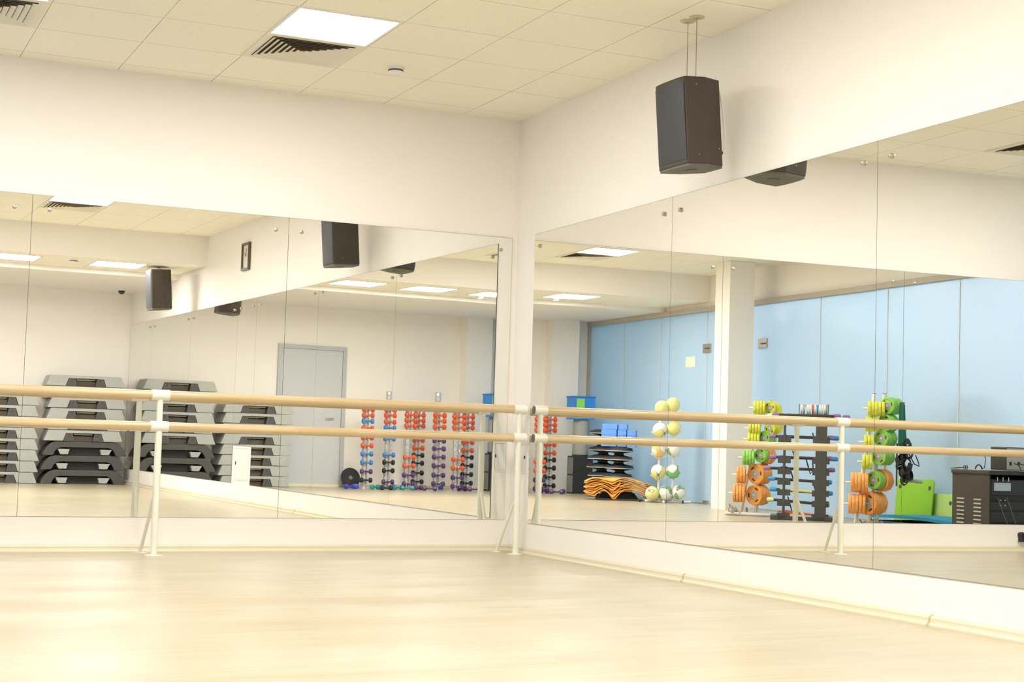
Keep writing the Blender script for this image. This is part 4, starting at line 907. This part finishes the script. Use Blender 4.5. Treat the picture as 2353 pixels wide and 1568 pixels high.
MB().box(-0.24, 0.24, -0.74, 0.74, 0.0, 0.07).build('under_sheets', mat('navy_foam', (0.01, 0.06, 0.12), 0.7), t, bevel=0.01)

# ------------------------------------------------------------------ audio cabinet
ac = thing('audio_cabinet', 'black audio equipment cabinet with louvred side by the frosted glass', 'cabinet', (-5.0, -1.0, 0), 0)
X0, X1, Y0, Y1, Z1 = -0.62, 0.0, -0.50, 0.0, 0.60
MB().box(X0, X1, Y0, Y0+0.02, 0.02, Z1).box(X0, X1, Y0+0.02, Y1, 0.02, 0.05).box(X0, X0+0.02, Y0+.02, Y1, 0.05, Z1).box(X1-0.015, X1, Y0+0.02, Y1, 0.05, Z1).build('carcass', M_cab, ac)
MB().box(X0-0.01, X1+0.012, Y0-0.01, Y1+0.012, Z1, Z1+0.035).build('top', M_cab, ac, bevel=0.008)
for yy in (-0.38, -0.15):
    for k in range(9):
        z = 0.08+0.036*k
        MB().box(X1, X1+0.006, yy-0.05, yy+0.05, z, z+0.013).build('louvre', mat('louvre_grey', (0.30, 0.28, 0.25), 0.4) if False else M_hub, ac)
gear = MB().box(X0+0.02, X1-0.015, -0.10, -0.02, 0.06, 0.56).build('equipment_front', M_rubber, ac)
for z0, z1, lb in ((0.07, 0.16, 0), (0.18, 0.27, 0), (0.29, 0.36, 0), (0.42, 0.55, 0)):
    MB().box(X0+0.03, X1-0.03, -0.02, -0.012, z0, z1).build('rack_unit', M_black, ac, bevel=0.003)
MB().box(-0.24, -0.06, -0.012, -0.006, 0.46, 0.53).build('display', mat('pale_display', (0.55, 0.66, 0.78), 0.4), ac)
for k in range(3): MB().box(-0.10-0.06*k, -0.094-0.06*k, -0.012, -0.006, 0.545, 0.58).build('white_label', M_paper, ac)
for k in range(4): MB().lathe([(0.007, 0), (0.007, 0.01), (0, 0.01)], 10, T=Matrix.Translation((-0.13-0.05*(k % 2), -0.012, 0.33+0.045*(k//2))) @ Matrix.Rotation(-PI/2, 4, 'X')).build('knob', M_lgrey, ac)
for k in range(2): MB().tube([(-0.10-0.1*k, -0.01, 0.40), (-0.13-0.1*k, 0.02, 0.28), (-0.20-0.09*k, 0.03, 0.12), (-0.26-0.1*k, 0.02, 0.03)], 0.003, 6).build('lead', M_mgrey, ac, smooth=True)
am = thing('amplifier', 'black amplifier with grey socket panel standing on the audio cabinet', 'amplifier', (-5.20, -1.02, 0.635), 0)
MB().box(-0.40, 0.0, -0.21, 0.0, 0.008, 0.215).build('case', M_black, am, bevel=0.006)
MB().box(-0.395, -0.005, 0.0, 0.006, 0.015, 0.205).build('socket_panel', M_hub, am)
for k in range(8): MB().box(-0.05-0.045*k, -0.03-0.045*k, 0.006, 0.010, 0.05+0.09*(k % 2), 0.085+0.09*(k % 2)).build('socket', M_rubber, am)
for k in range(3): MB().tube([(-0.08-0.06*k, 0.006, 0.07), (-0.09-0.06*k, 0.05, 0.06), (-0.11-0.07*k, 0.06, 0.02), (-0.12-0.07*k, 0.05, 0.008)], 0.004, 6).build('plug_lead', M_rubber, am, smooth=True)
hp = thing('eyeglasses', 'black eyeglasses lying on the audio cabinet', 'eyeglasses', (-5.05, -1.38, 0.637), 0.6)
for s in (-1, 1):
    n = 14; pts = [(0.028*math.cos(2*PI*i/n)+s*0.033, 0, 0.018+0.017*math.sin(2*PI*i/n)) for i in range(n+1)]
    MB().tube(pts, 0.003, 6).build('rim', M_rubber, hp, smooth=True); MB().tube([(s*0.06, 0, 0.02), (s*0.062, -0.12, 0.006)], 0.0025, 6).build('temple', M_rubber, hp, smooth=True)
hs = thing('headset', 'black headset with cord lying beside the amplifier', 'headset', (-5.12, -1.29, 0.637), 0.3)
MB().tube([(0.05*math.cos(a/10*PI), 0, 0.005+0.04*math.sin(a/10*PI)) for a in range(11)], 0.006, 8).build('band', M_rubber, hs, smooth=True)
MB().tube([(-0.05, 0, 0.01), (-0.09, 0, 0.02), (-0.12, -0.01, 0.09), (-0.10, -0.01, 0.15), (-0.06, 0.0, 0.17)], 0.004, 8).build('cord', M_rubber, hs, smooth=True)
MB().box(-5.30, -5.16, -1.49, -1.33, 0.6355, 0.638).build('paper_sheet', M_paper); tag(bpy.data.objects['paper_sheet'], 'white paper sheet lying on the louvred cabinet', 'paper')
ch = thing('chair', 'teal covered chair standing behind the amplifier, cut by the photo edge', 'chair', (-5.90, -1.46, 0), 0)
MB().box(-0.19, 0.20, -0.22, 0.24, 0.40, 0.46).build('seat', M_tealcloth, ch, bevel=0.02)
MB().prism([(-0.30, 0.46), (0.26, 0.46), (0.24, 0.95), (-0.27, 0.975)], -0.19, -0.13, axis='x').build('backrest', M_tealcloth, ch, bevel=0.02)
for x in (-0.16, 0.17):
    for y in (-0.19, 0.20): MB().tube([(x, y, 0), (x, y, 0.41)], 0.012, 8).build('leg', M_chrome, ch)

# socket and plug low on the left wall
sk = thing('wall_socket', 'white double wall socket with black plugs above the baseboard at the right edge', 'socket', (-4.50, 0, 0.08), 0)
MB().box(-0.09, 0.04, -0.010, 0.0, 0.0, 0.085).build('plate', M_bright, sk, bevel=0.003)
MB().lathe([(0.024, 0), (0.026, 0.03), (0.018, 0.04), (0.0, 0.04)], 18, T=Matrix.Translation((0.02, -0.01, 0.055)) @ Matrix.Rotation(PI/2, 4, 'X')).build('plug', M_rubber, sk, smooth=True)
MB().box(-0.03, 0.04, -0.05, -0.010, 0.0, 0.06).build('adapter', M_rubber, sk, bevel=0.006)
